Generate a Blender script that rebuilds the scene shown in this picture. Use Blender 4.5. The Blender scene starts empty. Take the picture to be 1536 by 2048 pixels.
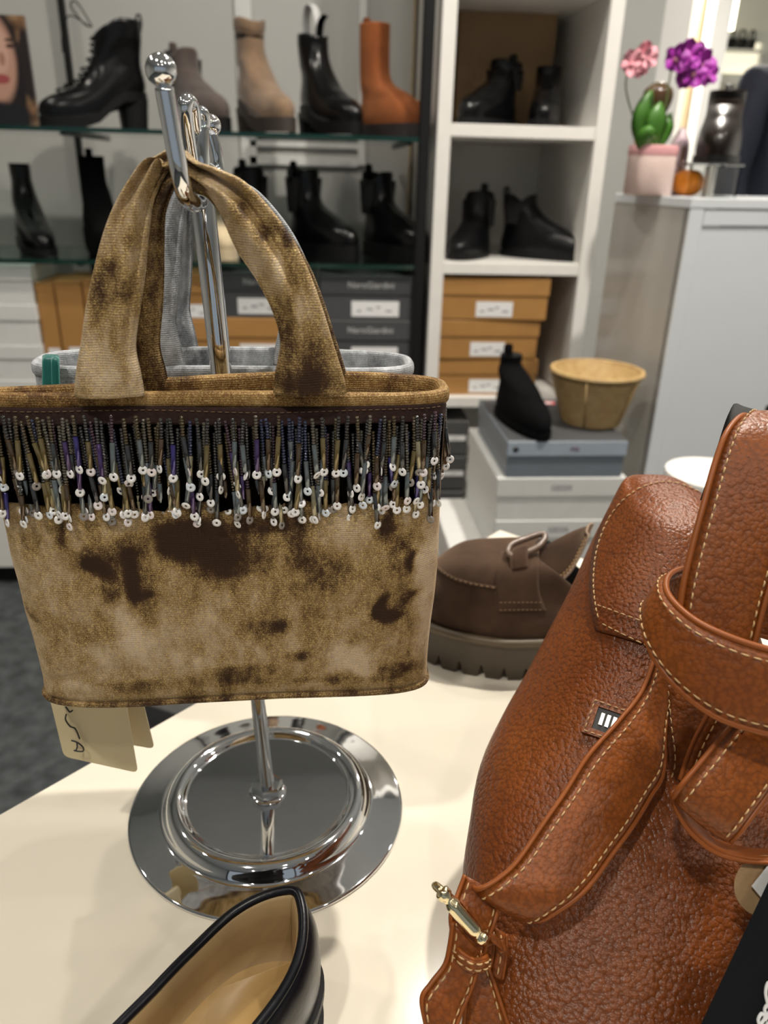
import bpy, bmesh, math, random
import numpy as np
from mathutils import Vector, Matrix
from mathutils.bvhtree import BVHTree
random.seed(7); np.random.seed(7)
scene = bpy.context.scene
C = scene.collection
# ------------------------------------------------------------------ camera
FPX, IW, IH = 1540.0, 1536, 2048
PITCH, YAW, ROLL, EYE = math.radians(23.9), math.radians(5.0), math.radians(1.5), 1.12
_f = np.array([math.sin(YAW)*math.cos(PITCH), math.cos(YAW)*math.cos(PITCH), -math.sin(PITCH)])
_r = np.array([math.cos(YAW), -math.sin(YAW), 0.0]); _u = np.cross(_r, _f)
CR_ = _r*math.cos(ROLL) + _u*math.sin(ROLL); CU_ = _u*math.cos(ROLL) - _r*math.sin(ROLL); CF_ = _f
CP_ = np.array([0.0, 0.0, EYE])
cd = bpy.data.cameras.new('camera'); cam = bpy.data.objects.new('camera', cd); C.objects.link(cam)
cam.matrix_world = Matrix(((CR_[0], CU_[0], -CF_[0], 0), (CR_[1], CU_[1], -CF_[1], 0), (CR_[2], CU_[2], -CF_[2], EYE), (0, 0, 0, 1)))
cd.sensor_fit = 'VERTICAL'; cd.sensor_height = 36.0; cd.lens = 36.0*FPX/IH
cd.clip_start = 0.01; cd.clip_end = 50
cd.dof.use_dof = True; cd.dof.focus_distance = 0.375; cd.dof.aperture_fstop = cd.lens/3.0
scene.camera = cam
# ------------------------------------------------------------------ light
wd = bpy.data.worlds.new('daylight'); scene.world = wd; wd.use_nodes = True
wd.node_tree.nodes['Background'].inputs[0].default_value = (0.80, 0.90, 1.0, 1)
wd.node_tree.nodes['Background'].inputs[1].default_value = 0.45
scene.view_settings.view_transform = 'Standard'; scene.view_settings.look = 'None'
scene.view_settings.exposure = -0.52; scene.view_settings.gamma = 1.0
scene.view_settings.use_curve_mapping = False
CEIL = 2.65
def ceiling_light(x, y, watts, tint=(1.0, 0.93, 0.83), r=0.04):
    ld = bpy.data.lights.new('ceiling_downlight', 'AREA'); ld.shape = 'DISK'; ld.size = r*2
    ld.energy = watts; ld.color = tint; ld.spread = math.radians(150)
    o = bpy.data.objects.new('ceiling_downlight', ld); C.objects.link(o); o.location = (x, y, CEIL-0.02)
    return o
for lx, ly, lw in ((-1.3, 1.45, 8), (-0.35, 1.45, 9), (0.35, 1.45, 7), (1.7, 1.4, 8),
                   (-1.3, 0.45, 6), (0.72, 1.02, 42), (1.9, 0.3, 9),
                   (-0.50, -0.42, 18), (0.45, -0.75, 6), (1.2, -0.7, 6),
                   (-0.6, -2.0, 7), (0.8, -2.0, 7), (1.5, 3.3, 75), (1.5, 4.5, 75)):  # the last two are added to brighten the back room
    ceiling_light(lx, ly, lw)
# ------------------------------------------------------------------ pixel helpers: a point of the place from the photo's frame and its own distance
def ray(px, py): return CR_*((px-IW/2)/FPX) - CU_*((py-IH/2)/FPX) + CF_
def PY(px, py, Y): r = ray(px, py); return CP_ + r*(Y/r[1])
def PZ(px, py, Z): r = ray(px, py); return CP_ + r*((Z-EYE)/r[2])
def PD(px, py, d): return CP_ + ray(px, py)*d
# ------------------------------------------------------------------ materials
def new_mat(name):
    m = bpy.data.materials.new(name); m.use_nodes = True
    nt = m.node_tree; b = nt.nodes['Principled BSDF']
    return m, nt, b
def N(nt, typ, **kw):
    n = nt.nodes.new(typ)
    for k, v in kw.items():
        if k.startswith('i_'): n.inputs[int(k[2:])].default_value = v
        else: setattr(n, k, v)
    return n
def ramp(nt, stops, src=None):
    n = nt.nodes.new('ShaderNodeValToRGB'); e = n.color_ramp.elements
    while len(e) < len(stops): e.new(0.5)
    for q, (p, c) in zip(e, stops): q.position = p; q.color = (*c, 1)
    if src is not None: nt.links.new(src, n.inputs[0])
    return n
def coords(nt, scale=(1, 1, 1)):
    t = nt.nodes.new('ShaderNodeTexCoord'); mp = nt.nodes.new('ShaderNodeMapping')
    mp.inputs['Scale'].default_value = scale; nt.links.new(t.outputs['Object'], mp.inputs[0]); return mp.outputs[0]
def noise(nt, vec, scale, detail=3, rough=0.5):
    n = nt.nodes.new('ShaderNodeTexNoise'); n.inputs['Scale'].default_value = scale
    n.inputs['Detail'].default_value = detail; n.inputs['Roughness'].default_value = rough
    nt.links.new(vec, n.inputs['Vector']); return n.outputs[0]
def bump(nt, b, h, strength, dist):
    n = nt.nodes.new('ShaderNodeBump'); n.inputs['Strength'].default_value = strength; n.inputs['Distance'].default_value = dist
    nt.links.new(h, n.inputs['Height']); nt.links.new(n.outputs[0], b.inputs['Normal']); return n
def math_(nt, op, a, b=None, c=None):
    n = nt.nodes.new('ShaderNodeMath'); n.operation = op
    for i, v in enumerate((a, b, c)):
        if v is None: continue
        if isinstance(v, (int, float)): n.inputs[i].default_value = v
        else: nt.links.new(v, n.inputs[i])
    return n.outputs[0]
def mixc(nt, f, a, b):
    n = nt.nodes.new('ShaderNodeMix'); n.data_type = 'RGBA'
    for i, v in ((0, f), (6, a), (7, b)):
        if isinstance(v, (int, float)): n.inputs[i].default_value = v
        elif isinstance(v, tuple): n.inputs[i].default_value = (*v, 1)
        else: nt.links.new(v, n.inputs[i])
    return n.outputs[2]
def plain(name, col, rough=0.5, metal=0.0, var=0.06, nscale=30, bmp=0.0, bscale=200, bdist=0.001, coat=0.0, spec=0.5, sheen=0.0, sheen_tint=(1, 1, 1)):
    m, nt, b = new_mat(name)
    v = coords(nt)
    n = noise(nt, v, nscale, 4)
    lo = tuple(c*(1-var) for c in col); hi = tuple(min(1, c*(1+var)) for c in col)
    nt.links.new(ramp(nt, ((0.25, lo), (0.75, hi)), n).outputs[0], b.inputs['Base Color'])
    b.inputs['Roughness'].default_value = rough; b.inputs['Metallic'].default_value = metal
    b.inputs['Coat Weight'].default_value = coat; b.inputs['Specular IOR Level'].default_value = spec
    b.inputs['Sheen Weight'].default_value = sheen; b.inputs['Sheen Tint'].default_value = (*sheen_tint, 1)
    if bmp: bump(nt, b, noise(nt, v, bscale, 5), bmp, bdist)
    return m
def leather(name, dark, light, scale=420, rough=0.42, strength=0.55, spec=0.5, dist=0.0007):
    m, nt, b = new_mat(name); v = coords(nt)
    wn = nt.nodes.new('ShaderNodeTexNoise'); wn.inputs['Scale'].default_value = scale*0.25
    nt.links.new(v, wn.inputs['Vector'])
    add = nt.nodes.new('ShaderNodeVectorMath'); add.operation = 'MULTIPLY_ADD'; add.inputs[1].default_value = (0.0014,)*3
    nt.links.new(wn.outputs[1], add.inputs[0]); nt.links.new(v, add.inputs[2])
    def peb(sc):
        w = nt.nodes.new('ShaderNodeTexVoronoi'); w.feature = 'SMOOTH_F1'; w.inputs['Smoothness'].default_value = 0.12
        w.inputs['Scale'].default_value = sc; nt.links.new(add.outputs[0], w.inputs['Vector'])
        return math_(nt, 'SUBTRACT', 1.0, math_(nt, 'MULTIPLY', math_(nt, 'MULTIPLY', w.outputs['Distance'], w.outputs['Distance']), 1.6))
    h = math_(nt, 'MULTIPLY_ADD', peb(scale*1.9), 0.35, peb(scale))
    big = noise(nt, v, 22, 4)
    col = ramp(nt, ((0.3, dark), (0.7, light)), big).outputs[0]
    k = nt.nodes.new('ShaderNodeMapRange'); k.inputs['From Min'].default_value = 0.45; k.inputs['From Max'].default_value = 1.1; nt.links.new(h, k.inputs['Value'])
    nt.links.new(mixc(nt, math_(nt, 'MULTIPLY_ADD', k.outputs[0], 0.4, 0.6), tuple(c*0.35 for c in dark), col), b.inputs['Base Color'])
    b.inputs['Roughness'].default_value = rough; b.inputs['Specular IOR Level'].default_value = spec
    hh = math_(nt, 'MULTIPLY_ADD', noise(nt, v, 70, 3), 0.8, h)
    bump(nt, b, hh, strength, dist)
    return m
def velvet(name, dark, mid, light, glint, use_attr=True, glint_amt=0.5):
    m, nt, b = new_mat(name); v = coords(nt)
    vs = coords(nt, (1.5, 1.0, 0.85))
    big = noise(nt, vs, 40, 6, 0.62)
    med = noise(nt, vs, 150, 5, 0.7)
    fine = noise(nt, v, 2000, 2, 0.7)
    wv = nt.nodes.new('ShaderNodeTexWave'); wv.bands_direction = 'Z'; wv.inputs['Scale'].default_value = 300
    wv.inputs['Distortion'].default_value = 2.2; wv.inputs['Detail'].default_value = 2; wv.inputs['Detail Scale'].default_value = 0.6; nt.links.new(v, wv.inputs['Vector'])
    p = math_(nt, 'MULTIPLY_ADD', big, 0.75, math_(nt, 'MULTIPLY_ADD', med, 0.55, -0.17))
    if use_attr:
        a = nt.nodes.new('ShaderNodeAttribute'); a.attribute_name = 'pile'
        p = math_(nt, 'ADD', p, a.outputs['Fac'])
    pf = math_(nt, 'MULTIPLY_ADD', fine, 0.42, math_(nt, 'ADD', p, -0.21))
    pf = math_(nt, 'MULTIPLY_ADD', wv.outputs[1], 0.07, math_(nt, 'ADD', pf, -0.035))
    col = ramp(nt, ((0.14, tuple(c*.6 for c in dark)), (0.30, dark), (0.50, mid), (0.80, light)), pf).outputs[0]
    vo = nt.nodes.new('ShaderNodeTexVoronoi'); vo.inputs['Scale'].default_value = 2600
    nt.links.new(v, vo.inputs['Vector'])
    sep = nt.nodes.new('ShaderNodeSeparateColor'); nt.links.new(vo.outputs['Color'], sep.inputs[0])
    vis = nt.nodes.new('ShaderNodeMapRange'); vis.inputs['From Min'].default_value = 0.2; vis.inputs['From Max'].default_value = 0.5; nt.links.new(p, vis.inputs['Value'])
    g = math_(nt, 'MULTIPLY', math_(nt, 'MULTIPLY', math_(nt, 'GREATER_THAN', sep.outputs[0], 0.80), glint_amt), vis.outputs[0])
    nt.links.new(mixc(nt, g, col, glint), b.inputs['Base Color'])
    nt.links.new(math_(nt, 'MULTIPLY', g, 0.8), b.inputs['Metallic'])
    nt.links.new(math_(nt, 'MULTIPLY_ADD', g, -0.3, 0.60), b.inputs['Roughness'])
    b.inputs['Specular IOR Level'].default_value = 0.25
    nt.links.new(math_(nt, 'MULTIPLY', vis.outputs[0], 0.45), b.inputs['Sheen Weight']); b.inputs['Sheen Roughness'].default_value = 0.3
    b.inputs['Sheen Tint'].default_value = (*tuple(min(1, c*1.5) for c in light), 1)
    hh = math_(nt, 'MULTIPLY_ADD', wv.outputs[1], 0.3, math_(nt, 'MULTIPLY', fine, 0.7))
    hh = math_(nt, 'MULTIPLY_ADD', med, 2.4, hh)
    bump(nt, b, hh, 0.6, 0.0007)
    return m
def random_metal(name, stops, rough=0.18, metal=1.0, coat=0.0):
    m, nt, b = new_mat(name)
    oi = nt.nodes.new('ShaderNodeObjectInfo')
    n = ramp(nt, stops, oi.outputs['Random']); n.color_ramp.interpolation = 'CONSTANT'
    t = nt.nodes.new('ShaderNodeTexCoord'); nz = noise(nt, t.outputs['Object'], 260, 2)
    nt.links.new(mixc(nt, math_(nt, 'MULTIPLY', nz, 0.06), n.outputs[0], (0.55, 0.5, 0.45)), b.inputs['Base Color'])
    b.inputs['Roughness'].default_value = rough; b.inputs['Metallic'].default_value = metal
    b.inputs['Coat Weight'].default_value = coat; b.inputs['Coat Roughness'].default_value = 0.04
    return m
M = {}
M['wall'] = plain('wall_paint', (0.50, 0.50, 0.475), 0.75, var=0.03, nscale=4)
M['wall_white'] = plain('bright_wall_paint', (0.82, 0.81, 0.78), 0.7, var=0.02, nscale=4)
M['trim'] = plain('trim_paint', (0.74, 0.74, 0.72), 0.5, var=0.02)
M['ceil'] = plain('ceiling_paint', (0.84, 0.86, 0.88), 0.8, var=0.03)
M['carpet'] = plain('carpet', (0.075, 0.082, 0.085), 0.95, var=0.45, nscale=28, bmp=0.8, bscale=350, bdist=0.004, spec=0.1)
M['tan_board'] = plain('tan_board', (0.50, 0.38, 0.22), 0.6, var=0.08)
M['white_lam'] = plain('white_laminate', (0.80, 0.78, 0.74), 0.35, var=0.02)
M['counter'] = plain('counter_lacquer', (0.70, 0.73, 0.76), 0.22, var=0.015, nscale=6)
M['table'] = plain('table_lacquer', (0.74, 0.685, 0.575), 0.16, var=0.02, nscale=8, spec=0.5)
M['chrome'] = plain('chrome', (0.82, 0.83, 0.84), 0.045, metal=1.0, var=0.03, nscale=60)
M['gold_metal'] = plain('pale_gold_metal', (0.85, 0.74, 0.48), 0.12, metal=1.0, var=0.04)
M['dark_metal'] = plain('dark_rail', (0.008, 0.008, 0.008), 0.4, spec=0.3)
M['kraft'] = plain('kraft_card', (0.40, 0.20, 0.055), 0.6, var=0.1, nscale=12)
M['kraft_dark'] = plain('kraft_card_dark', (0.40, 0.20, 0.055), 0.55, var=0.1, nscale=12)
M['grey_card'] = plain('grey_card', (0.060, 0.062, 0.066), 0.55, var=0.06)
M['white_card'] = plain('white_card', (0.72, 0.72, 0.70), 0.5, var=0.03)
M['steel_card'] = plain('blue_grey_card', (0.17, 0.20, 0.235), 0.4, var=0.05)
M['charcoal_card'] = plain('charcoal_card', (0.07, 0.07, 0.07), 0.5, var=0.1)
M['paper'] = plain('paper', (0.80, 0.80, 0.80), 0.6, var=0.04, nscale=90)
M['ink'] = plain('ink', (0.02, 0.02, 0.022), 0.5)
M['pale_ink'] = plain('pale_print', (0.55, 0.55, 0.55), 0.5)
M['grey_ink'] = plain('grey_print', (0.30, 0.30, 0.32), 0.5)
M['brown_ink'] = plain('brown_print', (0.16, 0.08, 0.03), 0.5)
M['red_ink'] = plain('red_print', (0.55, 0.06, 0.08), 0.5)
M['cream_tag'] = plain('cream_tag_card', (0.66, 0.55, 0.33), 0.5, var=0.03)
M['teal'] = plain('teal_ribbon', (0.005, 0.135, 0.115), 0.35, var=0.12, nscale=200, sheen=0.3)
M['black_leather'] = leather('black_leather', (0.003, 0.003, 0.0035), (0.006, 0.006, 0.007), 300, 0.3, 0.25, 0.28)
M['black_gloss'] = plain('black_smooth_leather', (0.0035, 0.0035, 0.004), 0.22, var=0.2, bmp=0.1, bscale=120, spec=0.32)
M['navy_patent'] = plain('black_calf_leather', (0.003, 0.0035, 0.006), 0.3, var=0.2, bmp=0.15, bscale=250, spec=0.3)
M['black_suede'] = plain('black_suede', (0.003, 0.003, 0.0035), 0.95, var=0.3, nscale=90, spec=0.1)
M['black_rubber'] = plain('black_rubber', (0.005, 0.005, 0.0055), 0.5, var=0.2, spec=0.25)
M['taupe_dark'] = plain('dark_taupe_nubuck', (0.060, 0.042, 0.035), 0.8, var=0.25, nscale=40, sheen=0.3)
M['taupe'] = plain('taupe_suede', (0.20, 0.125, 0.072), 0.9, var=0.3, nscale=25, sheen=0.35)
M['rust'] = plain('rust_suede', (0.235, 0.062, 0.012), 0.9, var=0.25, nscale=25, sheen=0.3, sheen_tint=(1, .5, .2))
M['beige_suede'] = plain('beige_suede', (0.62, 0.50, 0.32), 0.9, var=0.1, nscale=25, sheen=0.2)
M['dark_brown_leather'] = plain('dark_brown_leather', (0.007, 0.0035, 0.0025), 0.34, var=0.3, spec=0.3)
M['lining_tan'] = plain('tan_leather_lining', (0.33, 0.22, 0.10), 0.55, var=0.16, nscale=40, bmp=0.1, bscale=300)
M['lining_black'] = plain('black_lining', (0.012, 0.011, 0.011), 0.9)
M['suede_brown'] = plain('brown_suede', (0.045, 0.024, 0.014), 0.92, var=0.40, nscale=45, bmp=0.35, bscale=900, bdist=0.0006, sheen=0.25, sheen_tint=(0.9, 0.65, 0.45), spec=0.2)
M['suede_edge'] = plain('pale_suede_edge', (0.24, 0.17, 0.12), 0.9)
M['sole_olive'] = plain('olive_brown_rubber', (0.060, 0.045, 0.028), 0.55, var=0.12)
M['welt'] = plain('welt_rubber', (0.095, 0.068, 0.038), 0.5, var=0.1)
M['cognac'] = leather('cognac_grained_leather', (0.150, 0.035, 0.005), (0.225, 0.060, 0.009), 430, 0.36, 0.5, 0.36, 0.0007)
M['cognac_strap'] = leather('cognac_strap_leather', (0.185, 0.046, 0.006), (0.255, 0.070, 0.010), 420, 0.38, 0.3, 0.34, 0.0006)
M['cognac_edge'] = plain('cognac_painted_edge', (0.25, 0.068, 0.012), 0.4, var=0.1, spec=0.3)
M['lit_orange'] = plain('lit_orange_leather', (0.50, 0.13, 0.02), 0.35, var=0.1)  # the tab's lit look is put into a brighter orange colour
M['thread'] = plain('cream_thread', (0.50, 0.32, 0.15), 0.7, var=0.1)
M['thread_brown'] = plain('brown_thread', (0.20, 0.12, 0.06), 0.8)
M['black_web'] = plain('black_webbing', (0.010, 0.010, 0.010), 0.8, bmp=0.3, bscale=600)
M['black_card'] = plain('black_tag_card', (0.003, 0.004, 0.005), 0.55, spec=0.15)
M['felt_beige'] = plain('beige_felt', (0.36, 0.235, 0.12), 0.95, var=0.1, bmp=0.3, bscale=500)
M['velvet_gold'] = velvet('gold_crushed_velvet', (0.052, 0.021, 0.006), (0.275, 0.175, 0.066), (0.58, 0.455, 0.32), (0.85, 0.62, 0.24))
M['velvet_rim'] = velvet('gold_velvet_band', (0.07, 0.028, 0.006), (0.22, 0.115, 0.032), (0.50, 0.33, 0.14), (0.8, 0.6, 0.25), False, 0.4)
M['velvet_lining'] = velvet('gold_velvet_inside', (0.06, 0.03, 0.012), (0.19, 0.11, 0.045), (0.36, 0.25, 0.12), (0.8, 0.6, 0.25), False, 0.5)
M['velvet_silver'] = velvet('silver_crushed_velvet', (0.13, 0.135, 0.14), (0.38, 0.40, 0.42), (0.72, 0.74, 0.78), (0.8, 0.8, 0.85), False, 0.2)
M['tape'] = plain('dark_brown_tape', (0.026, 0.009, 0.006), 0.95, var=0.3, nscale=300, bmp=0.4, bscale=900)
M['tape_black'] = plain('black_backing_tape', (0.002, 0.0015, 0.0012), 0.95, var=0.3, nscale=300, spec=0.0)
M['seed'] = random_metal('iridescent_seed_bead', ((0, (0.030, 0.030, 0.032)), (0.4, (0.07, 0.05, 0.02)), (0.6, (0.05, 0.02, 0.04)), (0.75, (0.02, 0.03, 0.08)), (0.9, (0.10, 0.09, 0.07))), 0.07, 0.35, 1.0)
M['bugle'] = random_metal('iridescent_bugle_bead', ((0, (0.15, 0.18, 0.19)), (0.28, (0.19, 0.14, 0.045)), (0.5, (0.08, 0.045, 0.015)), (0.66, (0.03, 0.033, 0.036)), (0.85, (0.06, 0.025, 0.13)), (0.89, (0.34, 0.30, 0.18)), (0.97, (0.03, 0.02, 0.18))), 0.08, 0.5, 1.0)
M['sequin'] = random_metal('pearl_sequin', ((0, (0.93, 0.92, 0.92)), (0.45, (0.88, 0.80, 0.80)), (0.58, (0.78, 0.86, 0.94)), (0.68, (0.30, 0.27, 0.25)), (0.82, (0.95, 0.94, 0.92))), 0.25, 0.1)
M['zip'] = plain('silver_zip', (0.80, 0.78, 0.70), 0.35, metal=0.6)
M['wicker'] = None
# ------------------------------------------------------------------ geometry helpers
class Geo:
    def __init__(s): s.v = []; s.f = []; s.m = []
    def add(s, vf, mi=0, off=None):
        o = len(s.v); vs, fs = vf
        if off is not None: vs = [np.asarray(p)+off for p in vs]
        s.v += [tuple(map(float, p)) for p in vs]; s.f += [tuple(i+o for i in q) for q in fs]; s.m += [mi]*len(fs); return s
def mk(name, geo, mats, parent=None, smooth=True, origin=None, sharp=None):
    """one mesh object; geometry is given in world space unless it was modelled locally (origin None and no parent)"""
    if not isinstance(geo, Geo): geo = Geo().add(geo)
    if not isinstance(mats, (list, tuple)): mats = [mats]
    me = bpy.data.meshes.new(name)
    vs = geo.v
    if origin is not None: vs = [(p[0]-origin[0], p[1]-origin[1], p[2]-origin[2]) for p in vs]
    me.from_pydata(vs, [], geo.f)
    for m in mats: me.materials.append(m)
    me.polygons.foreach_set('material_index', geo.m)
    if smooth:
        me.polygons.foreach_set('use_smooth', [True]*len(me.polygons))
        if sharp: me.set_sharp_from_angle(angle=math.radians(sharp))
    me.update()
    o = bpy.data.objects.new(name, me); C.objects.link(o)
    if parent is not None: o.parent = parent
    elif origin is not None: o.location = origin
    return o
def thing(name, label, cat, loc=(0, 0, 0), rotz=0, group=None):
    o = bpy.data.objects.new(name, None); C.objects.link(o); o.empty_display_size = 0.02
    o.location = tuple(float(x) for x in loc); o.rotation_euler = (0, 0, rotz)
    o['label'] = label; o['category'] = cat
    if group: o['group'] = group
    return o
def tag(o, label, cat, group=None):
    o['label'] = label; o['category'] = cat
    if group: o['group'] = group
    return o
def struct(o): o['kind'] = 'structure'; return o
def stuff(o): o['kind'] = 'stuff'; return o
def box(x0, x1, y0, y1, z0, z1, bev=0.0, seg=1):
    bm = bmesh.new(); bmesh.ops.create_cube(bm, size=1.0)
    for v in bm.verts: v.co = Vector((x0 if v.co.x < 0 else x1, y0 if v.co.y < 0 else y1, z0 if v.co.z < 0 else z1))
    if bev: bmesh.ops.bevel(bm, geom=list(bm.edges), offset=bev, segments=seg, affect='EDGES', profile=0.6)
    bm.verts.index_update(); r = ([tuple(v.co) for v in bm.verts], [tuple(v.index for v in f.verts) for f in bm.faces]); bm.free(); return r
def cr(pts, n):
    P = np.asarray(pts, float); k = len(P)
    if k < 3: t = np.linspace(0, 1, n)[:, None]; return P[0]*(1-t)+P[-1]*t
    P = np.vstack([2*P[0]-P[1], P, 2*P[-1]-P[-2]]); out = []
    for u in np.linspace(0, k-1, n):
        i = min(int(u), k-2); t = u-i; a, b, c, d = P[i], P[i+1], P[i+2], P[i+3]
        out.append(0.5*((2*b)+(c-a)*t+(2*a-5*b+4*c-d)*t*t+(3*b-a-3*c+d)*t**3))
    return np.array(out)
def unit(v): return v/(np.linalg.norm(v)+1e-12)
def loft(rings, cap0=True, cap1=True, closed=True):
    n = len(rings[0]); v = [p for r in rings for p in r]; f = []
    for i in range(len(rings)-1):
        for j in range(n if closed else n-1):
            a = i*n+j; b = i*n+(j+1) % n; f.append((a, b, b+n, a+n))
    if cap0: f.append(tuple(range(n))[::-1])
    if cap1: f.append(tuple((len(rings)-1)*n+j for j in range(n)))
    return v, f
def tube(path, rad, seg=10, cap=True, flat=1.0):
    P = np.asarray(path, float); n = len(P); rad = np.broadcast_to(np.asarray(rad, float), (n,))
    T = np.gradient(P, axis=0); T = np.array([unit(t) for t in T])
    ref = np.array([0, 0, 1.0]) if abs(T[0][2]) < 0.9 else np.array([1.0, 0, 0])
    u = unit(np.cross(T[0], ref)); rings = []
    for i in range(n):
        u = unit(u-T[i]*(u@T[i])); w = np.cross(T[i], u)
        rings.append([P[i]+rad[i]*(math.cos(a)*u+flat*math.sin(a)*w) for a in np.linspace(0, 2*math.pi, seg, endpoint=False)])
    return loft(rings, cap, cap)
def ring_tube(path, rad, seg=8):
    P = np.asarray(path, float); n = len(P); rings = []
    for i in range(n):
        T = unit(P[(i+1) % n]-P[i-1]); u = unit(np.cross(T, [0.01, 0.02, 1])) if abs(T[2]) < 0.95 else unit(np.cross(T, [1, 0, 0])); w = np.cross(T, u)
        rings.append([P[i]+rad*(math.cos(a)*u+math.sin(a)*w) for a in np.linspace(0, 2*math.pi, seg, endpoint=False)])
    rings.append(rings[0]); return loft(rings, False, False)
def lathe(prof, seg=48, c=(0, 0, 0), cap0=True, cap1=True):
    rings = [[(c[0]+r*math.cos(a), c[1]+r*math.sin(a), c[2]+z) for a in np.linspace(0, 2*math.pi, seg, endpoint=False)] for r, z in prof]
    return loft(rings, cap0, cap1)
def sphere(c, r, seg=16, rings=10, s=(1, 1, 1)):
    pr = [(max(1e-5, r*math.sin(t)), -r*math.cos(t)) for t in np.linspace(0.02, math.pi-0.02, rings)]
    v, f = lathe(pr, seg); return [(c[0]+p[0]*s[0], c[1]+p[1]*s[1], c[2]+p[2]*s[2]) for p in v], f
def text_geo(txt, size, origin, xdir, ydir, depth=0.0004, align='CENTER', shear=0.0):
    cu = bpy.data.curves.new('lettering', 'FONT'); cu.body = txt; cu.size = size; cu.align_x = align; cu.align_y = 'CENTER'; cu.extrude = depth; cu.shear = shear; cu.resolution_u = 3
    o = bpy.data.objects.new('lettering', cu); C.objects.link(o)
    me = o.to_mesh(); X = unit(np.array(xdir, float)); Y = unit(np.array(ydir, float)); Z = np.cross(X, Y); O = np.array(origin, float)
    v = [O+X*p.co.x+Y*p.co.y+Z*p.co.z for p in me.vertices]; f = [tuple(p.vertices) for p in me.polygons]
    o.to_mesh_clear(); bpy.data.objects.remove(o); bpy.data.curves.remove(cu); return v, f
class Ribbon:
    """a strap with thickness between two edge lines"""
    def __init__(s, L, R, thick=0.003, n=48, m=8, crown=0.0, edge=0.0, fold=None, closed=False):
        s.L, s.R = cr(L, n), cr(R, n); mid = (s.L+s.R)/2; T = np.gradient(mid, axis=0)
        s.rings = []; s.front = []; s.nrm = []; s.T = T
        for i in range(n):
            nn = unit(np.cross(unit(T[i]), unit(s.R[i]-s.L[i])))
            s.nrm.append(-nn if i and nn @ s.nrm[-1] < 0 else nn)
        near = int(np.argmin(np.linalg.norm(mid-CP_, axis=1)))     # the outer side is the one that faces out where the strap is nearest
        if s.nrm[near] @ (CP_-mid[near]) < 0: s.nrm = [-q for q in s.nrm]
        for i in range(n):
            w = s.R[i]-s.L[i]; nn = s.nrm[i]; fr = []; bk = []
            for q in np.linspace(0, 1, m+1):
                e = min(q, 1-q)*2
                k = crown*math.sin(math.pi*q)+(fold(q, i/(n-1)) if fold else 0)
                r = min(1, (e/0.18))**0.5 if e < 0.18 else 1
                p = s.L[i]+w*q
                fr.append(p+nn*(k+thick/2*r)); bk.append(p+nn*(k*0.5-thick/2*r))
            s.front.append(fr); s.rings.append(fr+bk[::-1])
    def geo(s): return loft(s.rings)
    def at(s, t, q, off=0.0):
        n = len(s.L); u = t*(n-1); i = min(int(u), n-2); a = u-i
        m = len(s.front[0])-1; x = q*m; j = min(int(x), m-1); b = x-j
        g = lambda k: np.asarray(s.front[k][j])*(1-b)+np.asarray(s.front[k][j+1])*b
        nn = s.nrm[i]; return g(i)*(1-a)+g(i+1)*a+nn*off, nn
    def stitches(s, q, pitch=0.0044, ln=0.0030, r=0.00042, t0=0.02, t1=0.98, off=0.0001):
        P = [s.at(t, q, off) for t in np.linspace(t0, t1, 160)]
        return stitch_line([p for p, _ in P], [n for _, n in P], pitch, ln, r)
def stitch_line(P, Nn, pitch=0.0044, ln=0.003, r=0.00042):
    P = np.array(P); d = np.r_[0, np.cumsum(np.linalg.norm(np.diff(P, axis=0), axis=1))]; g = Geo(); x = pitch*0.3
    while x+ln < d[-1]:
        pts = [np.array([np.interp(x+ln*k, d, P[:, c]) for c in range(3)]) for k in (0, .25, .5, .75, 1)]
        i = min(len(Nn)-1, int(np.searchsorted(d, x+ln/2))); nn = np.asarray(Nn[i])
        pts = [p+nn*r*h for p, h in zip(pts, (-.6, .5, .7, .5, -.6))]
        g.add(tube(pts, (r*.6, r, r, r, r*.6), 5)); x += pitch
    return g
def bvh_of(o_list):
    v = []; f = []
    for o in o_list:
        k = len(v); mw = o.matrix_world if o.parent is None else Matrix.Translation(o.parent.location)
        v += [mw @ q.co for q in o.data.vertices]; f += [tuple(i+k for i in p.vertices) for p in o.data.polygons]
    return BVHTree.FromPolygons(v, f)
def cast(bv, px, py):
    r = ray(px, py); h = bv.ray_cast(Vector(CP_), Vector(r).normalized())
    if h[0] is None: return None
    n = np.array(h[1]); 
    if n @ r > 0: n = -n
    return np.array(h[0]), n
def cast_line(bv, pts, n=60, off=0.0003):
    P = []; Q = []
    for x, y in cr([(a, b, 0) for a, b in pts], n)[:, :2]:
        h = cast(bv, x, y)
        if h: P.append(h[0]+h[1]*off); Q.append(h[1])
    return P, Q
def copy_tree(o, parent=None):
    c = o.copy(); C.objects.link(c); c.parent = parent
    for ch in list(o.children): copy_tree(ch, c)
    return c
# ------------------------------------------------------------------ the room
YW, YS = 2.50, 2.0            # back wall, front of the shelving
def sbox(name, mat, *a, bev=0.0, parent=None):
    o = mk(name, box(*a, bev), mat, parent, smooth=False)
    if parent is None: struct(o)
    return o
sbox('floor', M['carpet'], -2.6, 3.4, -3.2, 6.0, -0.05, 0.0)
sbox('ceiling', M['ceil'], -2.6, 3.4, -3.2, 6.0, CEIL, CEIL+0.05)
wall = sbox('wall_back', M['wall'], -2.6, 0.98, YW, YW+0.1, 0.0, CEIL)
sbox('wall_left', M['wall'], -2.7, -2.6, -3.2, 6.0, 0.0, CEIL)
sbox('wall_right', M['wall_white'], 3.4, 3.5, -3.2, 6.0, 0.0, CEIL)
sbox('wall_far', M['wall_white'], -2.6, 3.4, 5.6, 5.7, 0.0, CEIL)
sbox('wall_front', M['wall'], -2.6, 3.4, -3.3, -3.2, 0.0, 0.5)
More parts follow.
